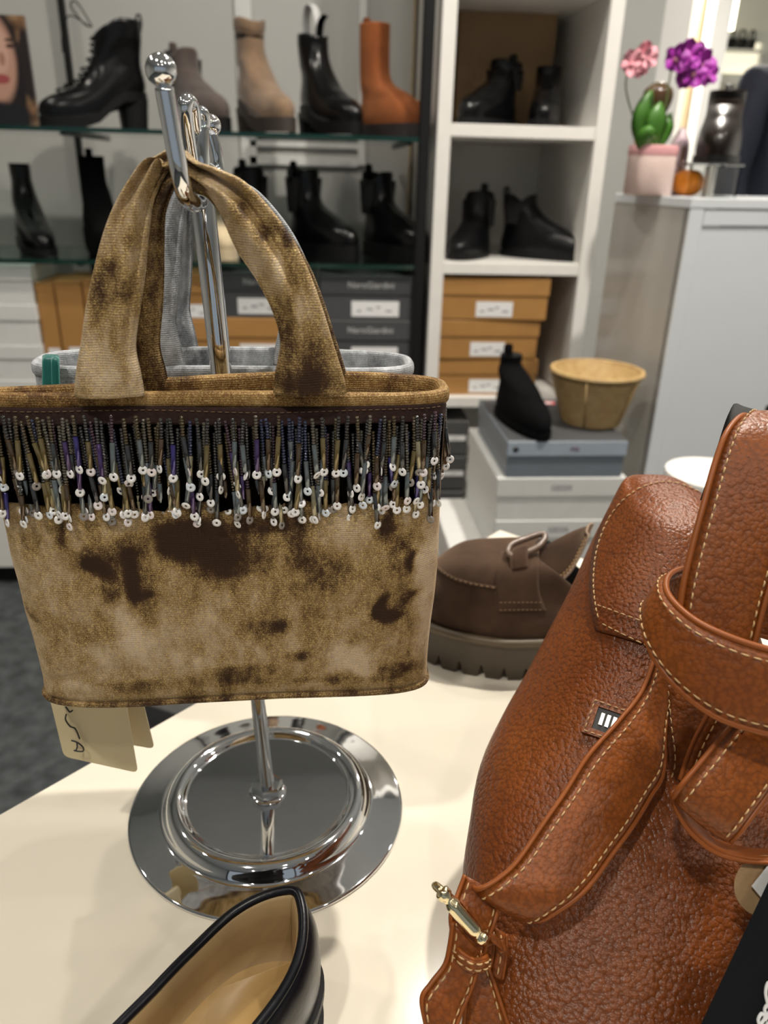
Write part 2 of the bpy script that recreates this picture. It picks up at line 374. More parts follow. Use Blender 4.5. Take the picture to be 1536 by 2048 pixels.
sbox('wall_front_header', M['wall'], -2.6, 3.4, -3.3, -3.2, 2.3, CEIL)
for k in range(5): sbox('window_%d' % (k+1), M['dark_metal'], -2.6+k*1.46, -2.54+k*1.46, -3.3, -3.2, 0.5, 2.3)
# wall mouldings seen between the boots
def px_box(name, mat, x0, y0, x1, y1, Y, th, parent=None, bev=0.0):
    a, b = PY(x0, y1, Y), PY(x1, y0, Y); return mk(name, box(a[0], b[0], Y, Y+th, a[2], b[2], bev), mat, parent, smooth=False)
for k, (x0, y0, x1, y1) in enumerate(((716, -40, 735, 330), (484, -40, 500, 330), (500, 318, 716, 328), (500, 288, 716, 292))):
    struct(px_box('trim_%d' % (k+1), M['trim'], x0, y0, x1, y1, YW-0.012, 0.012))
struct(px_box('trim_5', M['tan_board'], 806, -60, 834, 700, YW-0.03, 0.03))
# the bright back room on the right
sbox('wall_partition', M['wall_white'], 0.98, 1.06, YW, YW+0.12, 0.0, CEIL)
a = PY(1412, 200, 4.4); struct(mk('trim_6', box(a[0]-0.03, a[0]+0.06, 4.4, 4.5, 0, CEIL), M['trim'], smooth=False))
a = PY(1390, 200, 4.5); struct(mk('trim_7', box(a[0]-0.03, a[0]+0.05, 4.52, 4.56, 0, CEIL), M['tan_board'], smooth=False))
struct(mk('wall_niche', box(1.06, PY(1384, 200, 4.6)[0], 4.6, 4.7, 0, CEIL), M['wall_white'], smooth=False))
# ------------------------------------------------------------------ white bookcase
ZG1, ZG2 = 1.194, 0.905
def shelf_z(px, py): return PY(px, py, YS)[2]
xb0, xb1 = PY(889, 250, YS)[0], PY(1206, 260, YS)[0]
bc = thing('bookcase', 'tall white open bookcase holding boots and kraft shoe boxes', 'bookcase', (xb0, YS, 0))
def bpart(name, *a, bev=0.001): return mk(name, box(*a, bev), M['white_lam'], bc, origin=bc.location, smooth=False)
TH = 0.033
bpart('side_panel', xb0-TH/2, xb0+TH/2, YS, YW-0.002, 0, 2.2)
bpart('side_panel', xb1-TH/2, xb1+TH/2, YS, YW-0.002, 0, 2.2)
bpart('back_panel', xb0+TH/2, xb1-TH/2, YW-0.012, YW-0.002, 0, 2.2)
zs1, zs2, zs3 = shelf_z(1040, 250), shelf_z(1010, 527), shelf_z(980, 795)
zs0 = shelf_z(1000, -60)
for z in (zs0, zs1, zs2, zs3, 0.08): bpart('shelf', xb0+TH/2, xb1-TH/2, YS+0.004, YW-0.012, z-0.028, z)
bpart('top_panel', xb0-TH/2, xb1+TH/2, YS, YW-0.002, 2.2, 2.23)
# ------------------------------------------------------------------ glass shelving on rails
glass, nt, b = new_mat('shelf_glass')
b.inputs['Base Color'].default_value = (0.75, 0.92, 0.86, 1); b.inputs['Roughness'].default_value = 0.03
b.inputs['Transmission Weight'].default_value = 1.0; b.inputs['IOR'].default_value = 1.45
gedge = plain('glass_edge', (0.004, 0.028, 0.021), 0.1, var=0.1)
XL = -1.5; xg1 = PY(838, 268, YS)[0]
def glass_shelf(z, lab):
    t = thing('glass_shelf', lab, 'shelf', (XL, YS, z))
    mk('pane', box(XL, xg1, YS+0.003, YS+0.36, z-0.010, z), glass, t, origin=t.location, smooth=False)
    mk('polished_edge', box(XL, xg1, YS, YS+0.003, z-0.010, z), gedge, t, origin=t.location, smooth=False)
    for bx in (PY(118, 262, YS)[0], xg1-0.02):
        mk('bracket', box(bx-0.006, bx+0.006, YS+0.02, YS+0.45, z-0.017, z-0.0105, 0.001), M['dark_metal'], t, origin=t.location, smooth=False)
glass_shelf(ZG1, 'upper greenish glass shelf carrying the lace-up, taupe and rust boots')
glass_shelf(ZG2, 'lower greenish glass shelf carrying a row of black boots')
r0 = PY(112, 0, YS+0.42); tag(mk('shelf_rail', box(r0[0]-0.008, r0[0]+0.008, YS+0.455, YS+0.475, 0, 2.2, 0.002), M['dark_metal'], origin=(r0[0], YS+0.465, 0), smooth=False), 'thin dark vertical rail behind the lace-up boot', 'rail')
r1 = PY(853, 150, YS+0.02); tag(mk('shelf_strip', box(r1[0]-0.013, r1[0]+0.013, YS+0.005, YS+0.035, 0, 2.2, 0.003), M['dark_metal'], origin=(r1[0], YS+0.02, 0), smooth=False), 'black vertical strip beside the white bookcase', 'post')  # black strip standing between the glass shelves and the bookcase
# ------------------------------------------------------------------ boots
def sstep(x): x = min(1, max(0, x)); return x*x*(3-2*x)
def boot(name, lab, L, H, W, sh=(0.0, 0.10), shw=0.085, ts=0.022, lift=0.0, mats=None, style='chelsea', toe=1.0, group=None, heel_x=0.065, heel_h=None, laces=False, sole_over=0.004, flare=0.0, kink=0.0):
    """local frame: heel back at x=0, toe towards +x, ground at z=0"""
    up, so, li = mats
    t = thing(name, lab, 'boot', group=group); k = L/0.26; NS = 28
    zt = ts
    prof = [(0, 0.002, L-0.002, W/2*.97), (.018*k*toe, -.001, L, W/2), (.034*k*toe, .001, L-.008*k, W/2*.97), (.048*k*toe, .004, L-.030*k, W/2*.92),
            (.060*k, .006, L-.062*k, W/2*.86), (.074*k, .006, L-.092*k, W/2*.82), (.092*k, .004, sh[1]+.035*k, W/2*.80), (.115*k, .001+sh[0]*.4, sh[1]+.010*k, max(shw/2*.95, W/2*.72)),
            (.150*k, sh[0]*.8, sh[1]+.002, shw/2*.97)]
    Hs = H-ts-lift
    prof = [p for p in prof if p[0] < Hs-0.03]+[(Hs-0.02+kink*0, sh[0]-flare, sh[1]+flare, shw/2+flare*.5), (Hs, sh[0]-flare, sh[1]+flare, shw/2+flare*.5)]
    def df(x, z): return z+lift*sstep((0.62*L-x)/(0.42*L))
    def outline(x0, x1, w, z, dip=0.0):
        r = []
        for a in np.linspace(0, 2*math.pi, NS, endpoint=False):
            cx, sx = math.cos(a), math.sin(a); e = 0.84
            x = (x0+x1)/2+(x1-x0)/2*math.copysign(abs(cx)**e, cx); y = w*math.copysign(abs(sx)**e, sx)*(1-.10*cx-.06*cx*cx)
            r.append((x, y, df(x, z-dip*abs(sx)**4)))
        return r
    pr = cr(prof, 30)
    rings = [outline(p[1], p[2], p[3], ts+p[0], (0.022*sstep((p[0]-Hs+0.06)/0.06) if style == 'chelsea' else 0)) for p in pr]
    e = pr[-1]; dip = 0.022 if style == 'chelsea' else 0
    rings.append(outline(e[1]+.003, e[2]-.003, e[3]-.003, ts+Hs, dip)); nb = len(rings)
    rings.append(outline(e[1]+.004, e[2]-.004, e[3]-.004, ts+Hs-.045)); 
    v, f = loft(rings, False, True); g = Geo().add((v, f)); nf = (nb-1)*NS
    g.m = [0]*nf+[1]*(len(f)-nf)
    mk('upper', g, [up, li], t)
    so_r = [outline(.002-sole_over, L-.003+sole_over, W/2*.97+sole_over, z) for z in ((0.0006 if lift == 0 else max(0, ts*.1)), ts*.3, ts*.92, ts+.002)]
    if lift: so_r = [[(x, y, max(z, 0.0006)) for x, y, z in r] for r in so_r]
    mk('sole', loft(so_r), so, t, sharp=40)
    hz = lift+ts*.5
    if lift > 0 or heel_h:
        hh = hz if lift else heel_h
        hr = [[(x0+ (x1-x0)*(0.5+0.5*math.copysign(abs(math.cos(a))**.5, math.cos(a))), w*math.copysign(abs(math.sin(a))**.5, math.sin(a)), z) for a in np.linspace(0, 2*math.pi, 16, endpoint=False)]
              for x0, x1, w, z in ((.006, heel_x*.92, W*.36, 0.0005), (.0, heel_x, W*.40, hh))]
        mk('heel', loft(hr), so, t, sharp=40)
    ztop = H
    if style == 'chelsea':
        for s in (-1, 1):
            xc = (sh[0]+sh[1])/2; ww = shw/2
            P = [[(xc+q*(.5+.5*j/5)*.030, s*(ww*(.96 if j > 2 else .985)+.0012+.002*(1-j/5)), df(xc, ts+.075*k+(Hs-.075*k-.022)*j/5)) for q in (-1, -.5, 0, .5, 1)] for j in range(6)]
            P2 = [[(x, y-s*.004, z) for x, y, z in r] for r in P]
            mk('elastic_panel', Geo().add(loft([a+b[::-1] for a, b in zip(P, P2)])), li, t)
    if style in ('chelsea', 'tab', 'lace'):
        xb = sh[0]+.003; zz = ztop
        lp = [(xb-.002, 0, zz-.025), (xb-.007, 0, zz-.005), (xb-.006, 0, zz+.013), (xb, 0, zz+.016), (xb+.004, 0, zz+.008), (xb+.003, 0, zz-.02)]
        mk('pull_tab', tube(cr(lp, 16), .0085, 8, True, 0.22), up, t)
    if laces:
        for i in range(9):
            z = ts+.055*k+(Hs-.06*k)*i/8.6
            j = int(np.argmin(abs(pr[:, 0]+ts-z))); xf = pr[j, 2]; 
            wv = .020
            pts = [(xf-.012, -wv, df(xf, z)), (xf+.004, -wv*.3, df(xf, z+.004)), (xf+.005, wv*.3, df(xf, z+.006)), (xf-.012, wv, df(xf, z+.009))]
            mk('lace', tube(cr(pts, 10), .0022, 6), li, t)
        xf = sh[1]; z0 = df(0, ts+Hs-.02)
        for s, pts in ((1, [(xf, .006, z0), (xf+.03, .012, z0+.045), (xf+.045, .015, z0+.035), (xf+.02, .01, z0+.005), (xf+.005, 0, z0)]),
                       (-1, [(xf, -.006, z0), (xf+.045, -.012, z0+.02), (xf+.065, -.02, z0-.02), (xf+.068, -.022, z0-.055)])):
            mk('lace_bow', tube(cr(pts, 18), .0016, 6), li, t)
    return t
def put_boot(t, L, W, x0, x1, yb, Y, z, toe, sh=None, ang=None):
    """turn the boot so that its footprint spans the given width on the shelf"""
    a, b = PY(x0, yb, Y)[0], PY(x1, yb, Y)[0]; w = b-a
    if ang is None:
        c2 = ((w/2)**2-(W/2)**2)/((L/2)**2-(W/2)**2); ang = math.acos(math.sqrt(min(1, max(0.02, c2))))
    ang = -ang if toe == 'R' else -(math.pi-ang)
    cx, cy = math.cos(ang)*L/2, math.sin(ang)*L/2
    t.location = ((a+b)/2-cx, Y-cy, z+0.0004); t.rotation_euler[2] = ang
    return t
BL = (M['black_leather'], M['black_rubber'], M['lining_black'])
BG = (M['black_gloss'], M['black_rubber'], M['lining_black'])
def Hof(x, ytop, Y, z): return PY(x, ytop, Y)[2]-z
def std_boot(name, lab, x0, x1, ytop, Y, z, toe, mats, style='chelsea', L=0.25, W=0.088, yb=None, grp=None, **kw):
    H = Hof((x0+x1)/2, ytop, Y, z); t = boot(name, lab, L, H, W, mats=mats, style=style, group=grp, **kw)
    return put_boot(t, L, W, x0, x1, yb or (ytop+200), Y, z, toe)
YB = YS+0.15; gu = 'boots on the upper glass shelf'; gl = 'black boots on the lower glass shelf'
std_boot('lace_up_boot', 'black lace-up platform boot with a chunky block heel, under the rail', 92, 288, 34, YB, ZG1, 'L', (M['black_gloss'], M['black_rubber'], M['black_suede']), 'lace', L=0.255, W=0.09, grp=gu, lift=0.062, ts=0.022, sh=(0.0, 0.112), shw=0.09, laces=True, heel_x=.07)
std_boot('ankle_boot', 'dark taupe ankle boot half hidden behind the stand ball', 340, 470, 92, YB, ZG1, 'R', (M['taupe_dark'], M['black_rubber'], M['lining_black']), 'chelsea', grp=gu, sh=(0.0, 0.088), shw=.078, ts=.03)
std_boot('sock_boot', 'light taupe suede tall boot with a dark platform sole', 476, 592, 28, YB, ZG1, 'R', (M['taupe'], plain('taupe_sole', (0.045, 0.034, 0.028), 0.6), M['taupe_dark']), 'plain', grp=gu, lift=0.045, ts=.034, sh=(0.008, 0.078), shw=.068, flare=.006, heel_x=.06)
std_boot('ankle_boot', 'black ankle boot with a tall grey-edged pull loop, between taupe and rust boots', 604, 722, 62, YB, ZG1, 'R', BG, 'plain', grp=gu, lift=0.04, ts=.03, sh=(0.0, 0.078), shw=.072)
std_boot('ankle_boot', 'rust orange suede boot at the right end of the glass shelf', 726, 852, 40, YB, ZG1, 'R', (M['rust'], plain('dark_plum_sole', (0.03, 0.022, 0.022), 0.5), M['rust']), 'tab', grp=gu, ts=.03, sh=(0.004, 0.078), shw=.072)
# tall pull loop on the fourth boot
t = bpy.data.objects['ankle_boot.001']; Hb = Hof(663, 62, YB, ZG1)
mk('pull_loop', tube(cr([(.012, 0, Hb-.03), (.004, 0, Hb+.03), (.018, 0, Hb+.062), (.045, 0, Hb+.058), (.062, 0, Hb+.03), (.066, 0, Hb-.02)], 22), .011, 8, True, .25), M['pale_ink'], t)
mk('pull_tab', tube(cr([(.066, .0, Hb-.02), (.075, 0, Hb+.02), (.095, 0, Hb+.034)], 10), .010, 8, True, .4), M['black_suede'], t)
std_boot('ankle_boot', 'black low boot cut off by the left edge of the photo', -70, 33, 440, YB, ZG2, 'R', BL, 'plain', L=0.24, grp=gl, sh=(0, .08), ts=.02)
std_boot('ankle_boot', 'slim black heeled boot with a narrow shaft near the left edge', 28, 132, 328, YB, ZG2, 'R', BG, 'plain', L=0.235, W=.08, grp=gl, sh=(0.002, 0.06), shw=.05, ts=.015, lift=0.02)
std_boot('tall_boot', 'black suede boot with a high straight shaft and tab, behind the velvet handle', 165, 262, 312, YB, ZG2, 'R', (M['black_suede'],)*3, 'tab', grp=gl, sh=(0.0, 0.07), shw=.064, ts=.03, lift=.03)
std_boot('ankle_boot', 'beige suede boot glimpsed between the chrome pole and right handle', 398, 486, 420, YB, ZG2, 'R', (M['beige_suede'], M['beige_suede'], M['beige_suede']), 'plain', grp=gl, sh=(0, .075), shw=.07)
std_boot('chelsea_boot', 'black chelsea boot partly covered by the right velvet handle', 478, 590, 334, YB, ZG2, 'R', BL, 'chelsea', grp=gl, sh=(0, .082), shw=.078, ts=.03)
std_boot('chelsea_boot', 'black chelsea boot on a thick sole, second from the white bookcase', 583, 714, 338, YB, ZG2, 'R', BG, 'chelsea', grp=gl, sh=(0.0, 0.086), shw=.078, ts=.036)
std_boot('chelsea_boot', 'black chelsea boot nearest the white bookcase, on the glass shelf', 732, 850, 344, YB, ZG2, 'R', BG, 'chelsea', grp=gl, sh=(0.0, 0.082), shw=.078, ts=.036)
gb = 'boots in the white bookcase'
YC = YS+0.14
std_boot('chelsea_boot', 'glossy black chelsea boot, toe left, before the tan box', 902, 1034, 112, YC, zs1, 'L', BG, 'chelsea', grp=gb, sh=(0.0, 0.085), shw=.078, ts=.014, heel_h=.02)
std_boot('ankle_boot', 'narrow black boot at the right of the tan box, toe to camera', 1040, 1118, 126, YC, zs1, 'L', BG, 'plain', L=.24, W=.08, grp=gb, sh=(0.0, 0.075), shw=.065, ts=.014)
std_boot('chelsea_boot', 'black chelsea boot on the middle bookcase shelf, toe left', 884, 978, 382, YC, zs2, 'L', BL, 'chelsea', grp=gb, sh=(0.0, 0.08), shw=.075, ts=.012, L=.22)
std_boot('chelsea_boot', 'black chelsea boot on the middle bookcase shelf, toe right', 1006, 1150, 390, YC, zs2, 'R', BL, 'chelsea', grp=gb, sh=(0.0, 0.09), shw=.08, ts=.012, L=.255)
# ------------------------------------------------------------------ shoe boxes
def shoe_box(lab, x0, x1, ytop, ybot, Y, depth, mat, lidf=0.40, text=None, tmat=None, label=None, z0=None, z1=None, grp=None, tsize=.022, rot=0.0, lidmat=None, lid_over=.003, yref=None):
    ym = yref or (ytop+ybot)/2; xa, xb = PY(x0, ym, Y)[0], PY(x1, ym, Y)[0]
    if z1 is None: z1 = PY((x0+x1)/2, ytop, Y)[2]
    if z0 is None: z0 = PY((x0+x1)/2, ybot, Y)[2]
    t = thing('shoe_box', lab, 'box', ((xa+xb)/2, Y, z0), rot, grp); w = (xb-xa)/2; h = z1-z0; zl = h*(1-lidf)
    mk('carton', box(-w+lid_over, w-lid_over, lid_over, depth-lid_over, 0, zl+.01, .0012), mat, t, smooth=False)
    mk('lid', box(-w, w, 0, depth, zl, h-.0006, .0015), lidmat or mat, t, smooth=False)
    if text: mk('lettering', text_geo(text, tsize, (0, -.0005, zl+(h-zl)*.5), (1, 0, 0), (0, 0, 1)), tmat or M['pale_ink'], t, smooth=False)
    if label:
        a, b, c, d = label      # fractions of width and of the carton's height
        s = mk('sticker', box(-w+2*w*a, -w+2*w*b, lid_over-.0008, lid_over+.0004, zl*c, zl*d), M['paper'], t, smooth=False)
        g = Geo()
        for q in range(4):
            xx = -w+2*w*(a+(b-a)*(.12+.2*q)); g.add(box(xx, xx+.01+.006*(q % 2), lid_over-.0011, lid_over-.0007, zl*(c+(d-c)*(.3+.12*(q % 3))), zl*(c+(d-c)*(.42+.12*(q % 3)))))
        mk('print', g, M['grey_ink'], s, smooth=False)
    return t
YX = YS+0.02
zp = PY(400, 830, YX)[2]
pl_ = thing('display_plinth', 'low white plinth carrying the shoe boxes under the glass shelves', 'plinth', (XL, YX, 0))
mk('carcass', box(XL, xg1-.012, YX-.002, YW-.055, 0.06, zp, .002), M['white_lam'], pl_, origin=pl_.location, smooth=False)
mk('kickboard', box(XL+.02, xg1-.05, YX+.03, YW-.06, 0.0, .06), M['dark_metal'], pl_, origin=pl_.location, smooth=False)
# dark boxes under the glass shelf, right
def stack(labs, x0, x1, ys, Y, depth, mats, texts, labels, grp, z_bottom=None, drift=None, tm=None, lidf=.42, tsize=.022):
    for i, lab in enumerate(labs):
        dx = drift[i] if drift else 0
        shoe_box(lab, x0+dx, x1+dx, ys[i], ys[i+1], Y, depth, mats[i], lidf, texts[i], tm, labels[i], grp=grp, tsize=tsize, yref=620, z0=(zp+.0005 if i == len(labs)-1 else None))
G2 = M['grey_card']
stack(['dark grey shoe box on top of the stack beside the bookcase', 'dark grey shoe box second in the stack beside the bookcase', 'dark grey shoe box at the foot of the stack beside the bookcase'],
      640, 842, (552, 641, 735, 830), YX, .34, [G2]*3, ['NeroGiardini']*3, [(.31, .78, .15, .75)]*3, 'dark shoe boxes under the glass shelf')
stack(['dark grey shoe box on top of the stack behind the chrome pole', 'kraft shoe box second in the stack behind the chrome pole', 'kraft shoe box at the foot of the stack behind the chrome pole'],
      436, 634, (545, 636, 728, 830), YX+.015, .33, [G2, M['kraft'], M['kraft']], ['NeroGiardini', None, None], [(.2, .62, .15, .75)]*3, 'shoe boxes behind the pole')
stack(['kraft shoe box on top of the pile behind the silver handle', 'kraft shoe box below the top one behind the silver handle', 'kraft shoe box at the foot of the pile behind the silver handle'],
      236, 428, (548, 640, 735, 830), YX+.01, .33, [M['kraft']]*3, [None]*3, [(.55, .95, .1, .6)]*3, 'kraft boxes behind the handles')
for i, (x0, x1) in enumerate(((76, 112), (114, 168), (170, 232))):
    shoe_box(('kraft shoe box standing upright next to the white boxes', 'kraft shoe box standing upright, middle of three', 'kraft shoe box standing upright, behind the left velvet handle')[i], x0, x1, 566-4*i, 830, YX+.012, .20, M['kraft'], .06, None, None, (.25, .9, .45, .55), z0=zp+.0005, yref=620, grp='upright kraft boxes', lid_over=.001)
stack(['white shoe box on top of the stack at the left edge', 'white shoe box second from the top at the left edge', 'white shoe box third from the top at the left edge', 'white shoe box at the bottom at the left edge'],
      -150, 72, (530, 608, 690, 760, 830), YX, .34, [M['white_card']]*4, [None]*4, [None]*4, 'white boxes at the left edge', lidf=.4)
# kraft boxes in the bookcase
for i, (x0, x1, yt, yb) in enumerate(((882, 1098, 556, 640), (874, 1078, 641, 718), (872, 1074, 719, 796))):
    shoe_box(('kraft shoe box with a white label, top of the bookcase stack', 'kraft shoe box with a white label, middle of the bookcase stack', 'kraft shoe box with a white label, bottom of the bookcase stack')[i], x0, x1, yt, yb, YS+.012+.006*i, .33, M['kraft'], .42, None, None, (.33, .67, .12, .75), z0=(zs3+.0006 if i == 2 else None), grp='kraft boxes in the bookcase', rot=(-.02, .015, .0)[i])
# tan box standing behind the boots in the top compartment
a, b_ = PY(908, 240, YS+.30), PY(1118, 18, YS+.30)
tb = thing('display_box', 'large tan card box standing behind two boots in the bookcase', 'box', ((a[0]+b_[0])/2, YS+.30, zs1+.0005))
w = (b_[0]-a[0])/2; h = b_[2]-zs1
mk('carton', box(-w, w, 0, .12, 0, h, .002), plain('tan_card', (0.30, 0.185, 0.085), 0.55, var=.08, nscale=9), tb, smooth=False)
mk('lettering', text_geo('U', .03, (-w*.55, -.0006, h*.44), (1, 0, 0), (0, 0, 1)), M['brown_ink'], tb, smooth=False)
mk('lettering', text_geo('n', .03, (w*.36, -.0006, h*.44), (1, 0, 0), (0, 0, 1)), M['brown_ink'], tb, smooth=False)
# dark boxes on the bookcase floor
for i in range(4):
    shoe_box('charcoal shoe box with a pale label strip, %s on the bookcase floor' % ('bottom', 'second from the bottom', 'third from the bottom', 'topmost')[i], 868, 1000, 0, 0, YS+.015, .33, M['charcoal_card'], .4, None, None, (.05, .95, .7, .98), z0=.081+i*.105, z1=.081+i*.105+.1, grp='charcoal boxes on the bookcase floor')
# grey and white stack before the bookcase
YF = 1.42
def PYx(px, py, Y): return PY(px, py, Y)[0]
zt_g = PY(1120, 882, YF)[2]; zg0 = PY(1120, 955, YF)[2]; zw1 = PY(1110, 1040, YF)[2]; zw2 = PY(1100, 1120, YF)[2]
gs = 'boxes piled before the bookcase'
gbx = shoe_box('blue-grey shoe box under the wicker basket', 1012, 1252, 882, 955, YF, .30, M['steel_card'], .42, None, None, None, z0=zg0, z1=zt_g, grp=gs)
wb = (PYx(1252, 918, YF)-PYx(1012, 918, YF))/2; hb = zt_g-zg0
mk('logo', Geo().add(lathe([(.006, 0), (.006, .0008)], 16)), M['ink'], gbx); bpy.data.objects['logo'].rotation_euler = (math.pi/2, 0, 0); bpy.data.objects['logo'].location = (-wb+.018, -.0004, hb*.78)
mk('logo_print', text_geo('MG', .012, (.015, -.0011, hb*.78), (1, 0, 0), (0, 0, 1)), plain('plum_print', (.15, .05, .09), .5), gbx, smooth=False)
mk('lid_panel', box(-wb+.002, wb-.002, .002, .298, hb-.0008, hb+.0), M['grey_card'], gbx, smooth=False)
mk('lid_front', box(-wb+.001, wb-.001, -.0006, .0002, hb*.60, hb-.002), plain('pale_blue_card', (0.36, 0.42, 0.50), 0.35), gbx, smooth=False)
# red printed strip at the back of the lid
mk('print', box(-wb*.55, wb*.4, .262, .285, hb-.0004, hb+.0002), M['red_ink'], gbx, smooth=False)
mk('print', box(-wb*.5, wb*.35, .268, .278, hb, hb+.0003), M['paper'], gbx, smooth=False)
shoe_box('white shoe box directly below the blue-grey box', 992, 1248, 955, 1040, YF, .33, M['white_card'], .45, 'GEOX', M['grey_ink'], None, z0=zw1, z1=zg0-.0004, grp=gs, tsize=.016)
shoe_box('white shoe box second below the blue-grey box', 988, 1238, 1040, 1120, YF, .34, M['white_card'], .45, 'GEOX', M['grey_ink'], None, z0=zw2, z1=zw1-.0004, grp=gs, tsize=.016)
zq = zw2; i = 0
while zq > .02:
    hh = min(zw1-zw2, zq); 
    shoe_box('white shoe box at the %s of the front pile, behind the loafer' % ('middle', 'lower part', 'foot', 'base', 'bottom')[i], 985, 1235, 0, 0, YF, .34, M['white_card'], .45, None, None, None, z0=max(0.0005, zq-hh), z1=zq-.0004, grp=gs); zq -= hh; i += 1
# stack behind showing its pale sides at the left of that pile
# black slim boot and basket on the blue-grey box
kb = std_boot('ankle_boot', 'slim black suede boot standing on the blue-grey box beside the basket', 1000, 1072, 728, YF+.11, zt_g, 'R', (M['black_suede'], M['black_suede'], M['lining_black']), 'tab', L=.23, W=.075, sh=(0.0, .05), shw=.045, ts=.012)
def wicker():
    m, nt, b = new_mat('woven_cane'); v = coords(nt)
    w = nt.nodes.new('ShaderNodeTexWave'); w.bands_direction = 'Z'; w.inputs['Scale'].default_value = 90; w.inputs['Distortion'].default_value = 1.5
    nt.links.new(v, w.inputs['Vector'])
    n = noise(nt, v, 60, 4)
    nt.links.new(ramp(nt, ((.2, (.34, .19, .06)), (.8, (.62, .44, .20))), math_(nt, 'MULTIPLY_ADD', w.outputs[1], .45, math_(nt, 'MULTIPLY', n, .6))).outputs[0], b.inputs['Base Color'])
    b.inputs['Roughness'].default_value = .5; bump(nt, b, w.outputs[1], .7, .002); return m
M['wicker'] = wicker()
bx = PY(1178, 860, YF+.13); R1 = (PYx(1262, 760, YF+.13)-PYx(1090, 760, YF+.13))/2; R0 = R1*.66; hbk = PY(1178, 742, YF+.13)[2]-zt_g
bk = thing('wicker_basket', 'round woven cane basket tapering to its base, on the blue-grey box', 'basket', (bx[0], YF+.13, zt_g+.0005))
pr = []
for i in range(25):
    q = i/24; pr.append((R0+(R1-R0)*q+.0012*(1 if i % 2 else -1), hbk*q))
inner = [(R1-.006, hbk), (R0-.004, .006)]
mk('basket_wall', lathe(pr+[(R1-.003, hbk+.001)]+inner, 40), M['wicker'], bk)
mk('rim', ring_tube([(R1*math.cos(a), R1*math.sin(a), hbk) for a in np.linspace(0, 2*math.pi, 40, endpoint=False)], .0055), M['wicker'], bk)
for a in np.linspace(-2.1, 4.1, 5, endpoint=False):
    mk('stake', tube([((R0+.001)*math.cos(a), (R0+.001)*math.sin(a), .002), ((R1+.001)*math.cos(a), (R1+.001)*math.sin(a), hbk-.003)], .0022, 6), M['wicker'], bk)
# boxes on the floor seen under the bag
a = PZ(330, 1440, 0.10)
t = thing('shoe_box', 'charcoal box with a white mark on the carpet under the gold bag', 'box', (a[0], a[1]+.02, .0005), -.5)
mk('carton', box(-.15, .15, 0, .3, 0, .075, .0012), M['charcoal_card'], t, smooth=False); mk('lid', box(-.153, .153, -.003, .303, .07, .11, .0015), M['charcoal_card'], t, smooth=False)
mk('lettering', text_geo('N', .05, (-.03, .10, .1105), (1, 0, 0), (0, 1, 0)), M['paper'], t, smooth=False)
a = PZ(395, 1400, 0.10)
t = thing('shoe_box', 'kraft box on the carpet behind the charcoal box', 'box', (a[0]+.16, a[1]+.30, .0005), -.45)
mk('carton', box(-.12, .12, 0, .28, 0, .075, .0012), M['kraft'], t, smooth=False); mk('lid', box(-.123, .123, -.003, .283, .07, .11, .0015), M['kraft'], t, smooth=False)
# ------------------------------------------------------------------ poster
m, nt, b = new_mat('portrait_print'); tc = nt.nodes.new('ShaderNodeTexCoord'); sp = nt.nodes.new('ShaderNodeSeparateXYZ'); nt.links.new(tc.outputs['Object'], sp.inputs[0])
nz = noise(nt, tc.outputs['Object'], 22, 4)
def ell(cx, cz, rx, rz, soft=.12, wob=.25):
    dx = math_(nt, 'DIVIDE', math_(nt, 'SUBTRACT', sp.outputs[0], cx), rx); dz = math_(nt, 'DIVIDE', math_(nt, 'SUBTRACT', sp.outputs[2], cz), rz)
    d = math_(nt, 'SQRT', math_(nt, 'ADD', math_(nt, 'MULTIPLY', dx, dx), math_(nt, 'MULTIPLY', dz, dz)))
    d = math_(nt, 'MULTIPLY_ADD', nz, wob, d); k = nt.nodes.new('ShaderNodeMapRange'); k.inputs['From Min'].default_value = 1+wob*.5+soft; k.inputs['From Max'].default_value = 1+wob*.5-soft
    nt.links.new(d, k.inputs['Value']); return k.outputs[0]
Yp = YS+.12; pa = PY(76, 240, Yp); pb = PY(-170, 22, Yp)
def pl(px, py): q = PY(px, py, Yp); return q[0]-pa[0], q[2]-pa[2]
sc_ = abs(PY(100, 100, Yp)[0]-PY(0, 100, Yp)[0])/100
col = ramp(nt, ((.3, (.05, .022, .012)), (.5, (.22, .12, .06)), (.7, (.42, .28, .16))), nz).outputs[0]
for (px, py, rx, rz, c, wob) in ((8, 150, 44, 130, (.014, .010, .010), .35), (55, 130, 14, 70, (.02, .013, .012), .5), (-8, 118, 39, 80, (.46, .26, .19), .05), (-14, 100, 30, 50, (.56, .34, .26), .1),
                                 (20, 92, 9, 4, (.06, .03, .025), .1), (20, 80, 12, 3, (.05, .03, .02), .1), (4, 158, 16, 9, (.32, .07, .07), .05), (-2, 240, 70, 34, (.012, .012, .014), .2), (4, 118, 6, 12, (.36, .18, .13), .1)):
    x, z = pl(px, py); col = mixc(nt, ell(x, z, rx*sc_, rz*sc_, .12, wob), col, c)
nt.links.new(col, b.inputs['Base Color']); b.inputs['Roughness'].default_value = .3
tag(mk('poster', box(pb[0], pa[0], Yp, Yp+.012, ZG1+.0005, pb[2]), m, origin=(pa[0], Yp, pa[2]), smooth=False), 'printed portrait board of a dark-haired woman on the glass shelf', 'poster')
# ------------------------------------------------------------------ display table
ZT = 0.73
tx, ty, TLN = 0.212, 0.822, 0.92
tbl = thing('display_table', 'square cream lacquered display table under the bags and shoes', 'table', (tx, ty, 0), math.radians(-45))
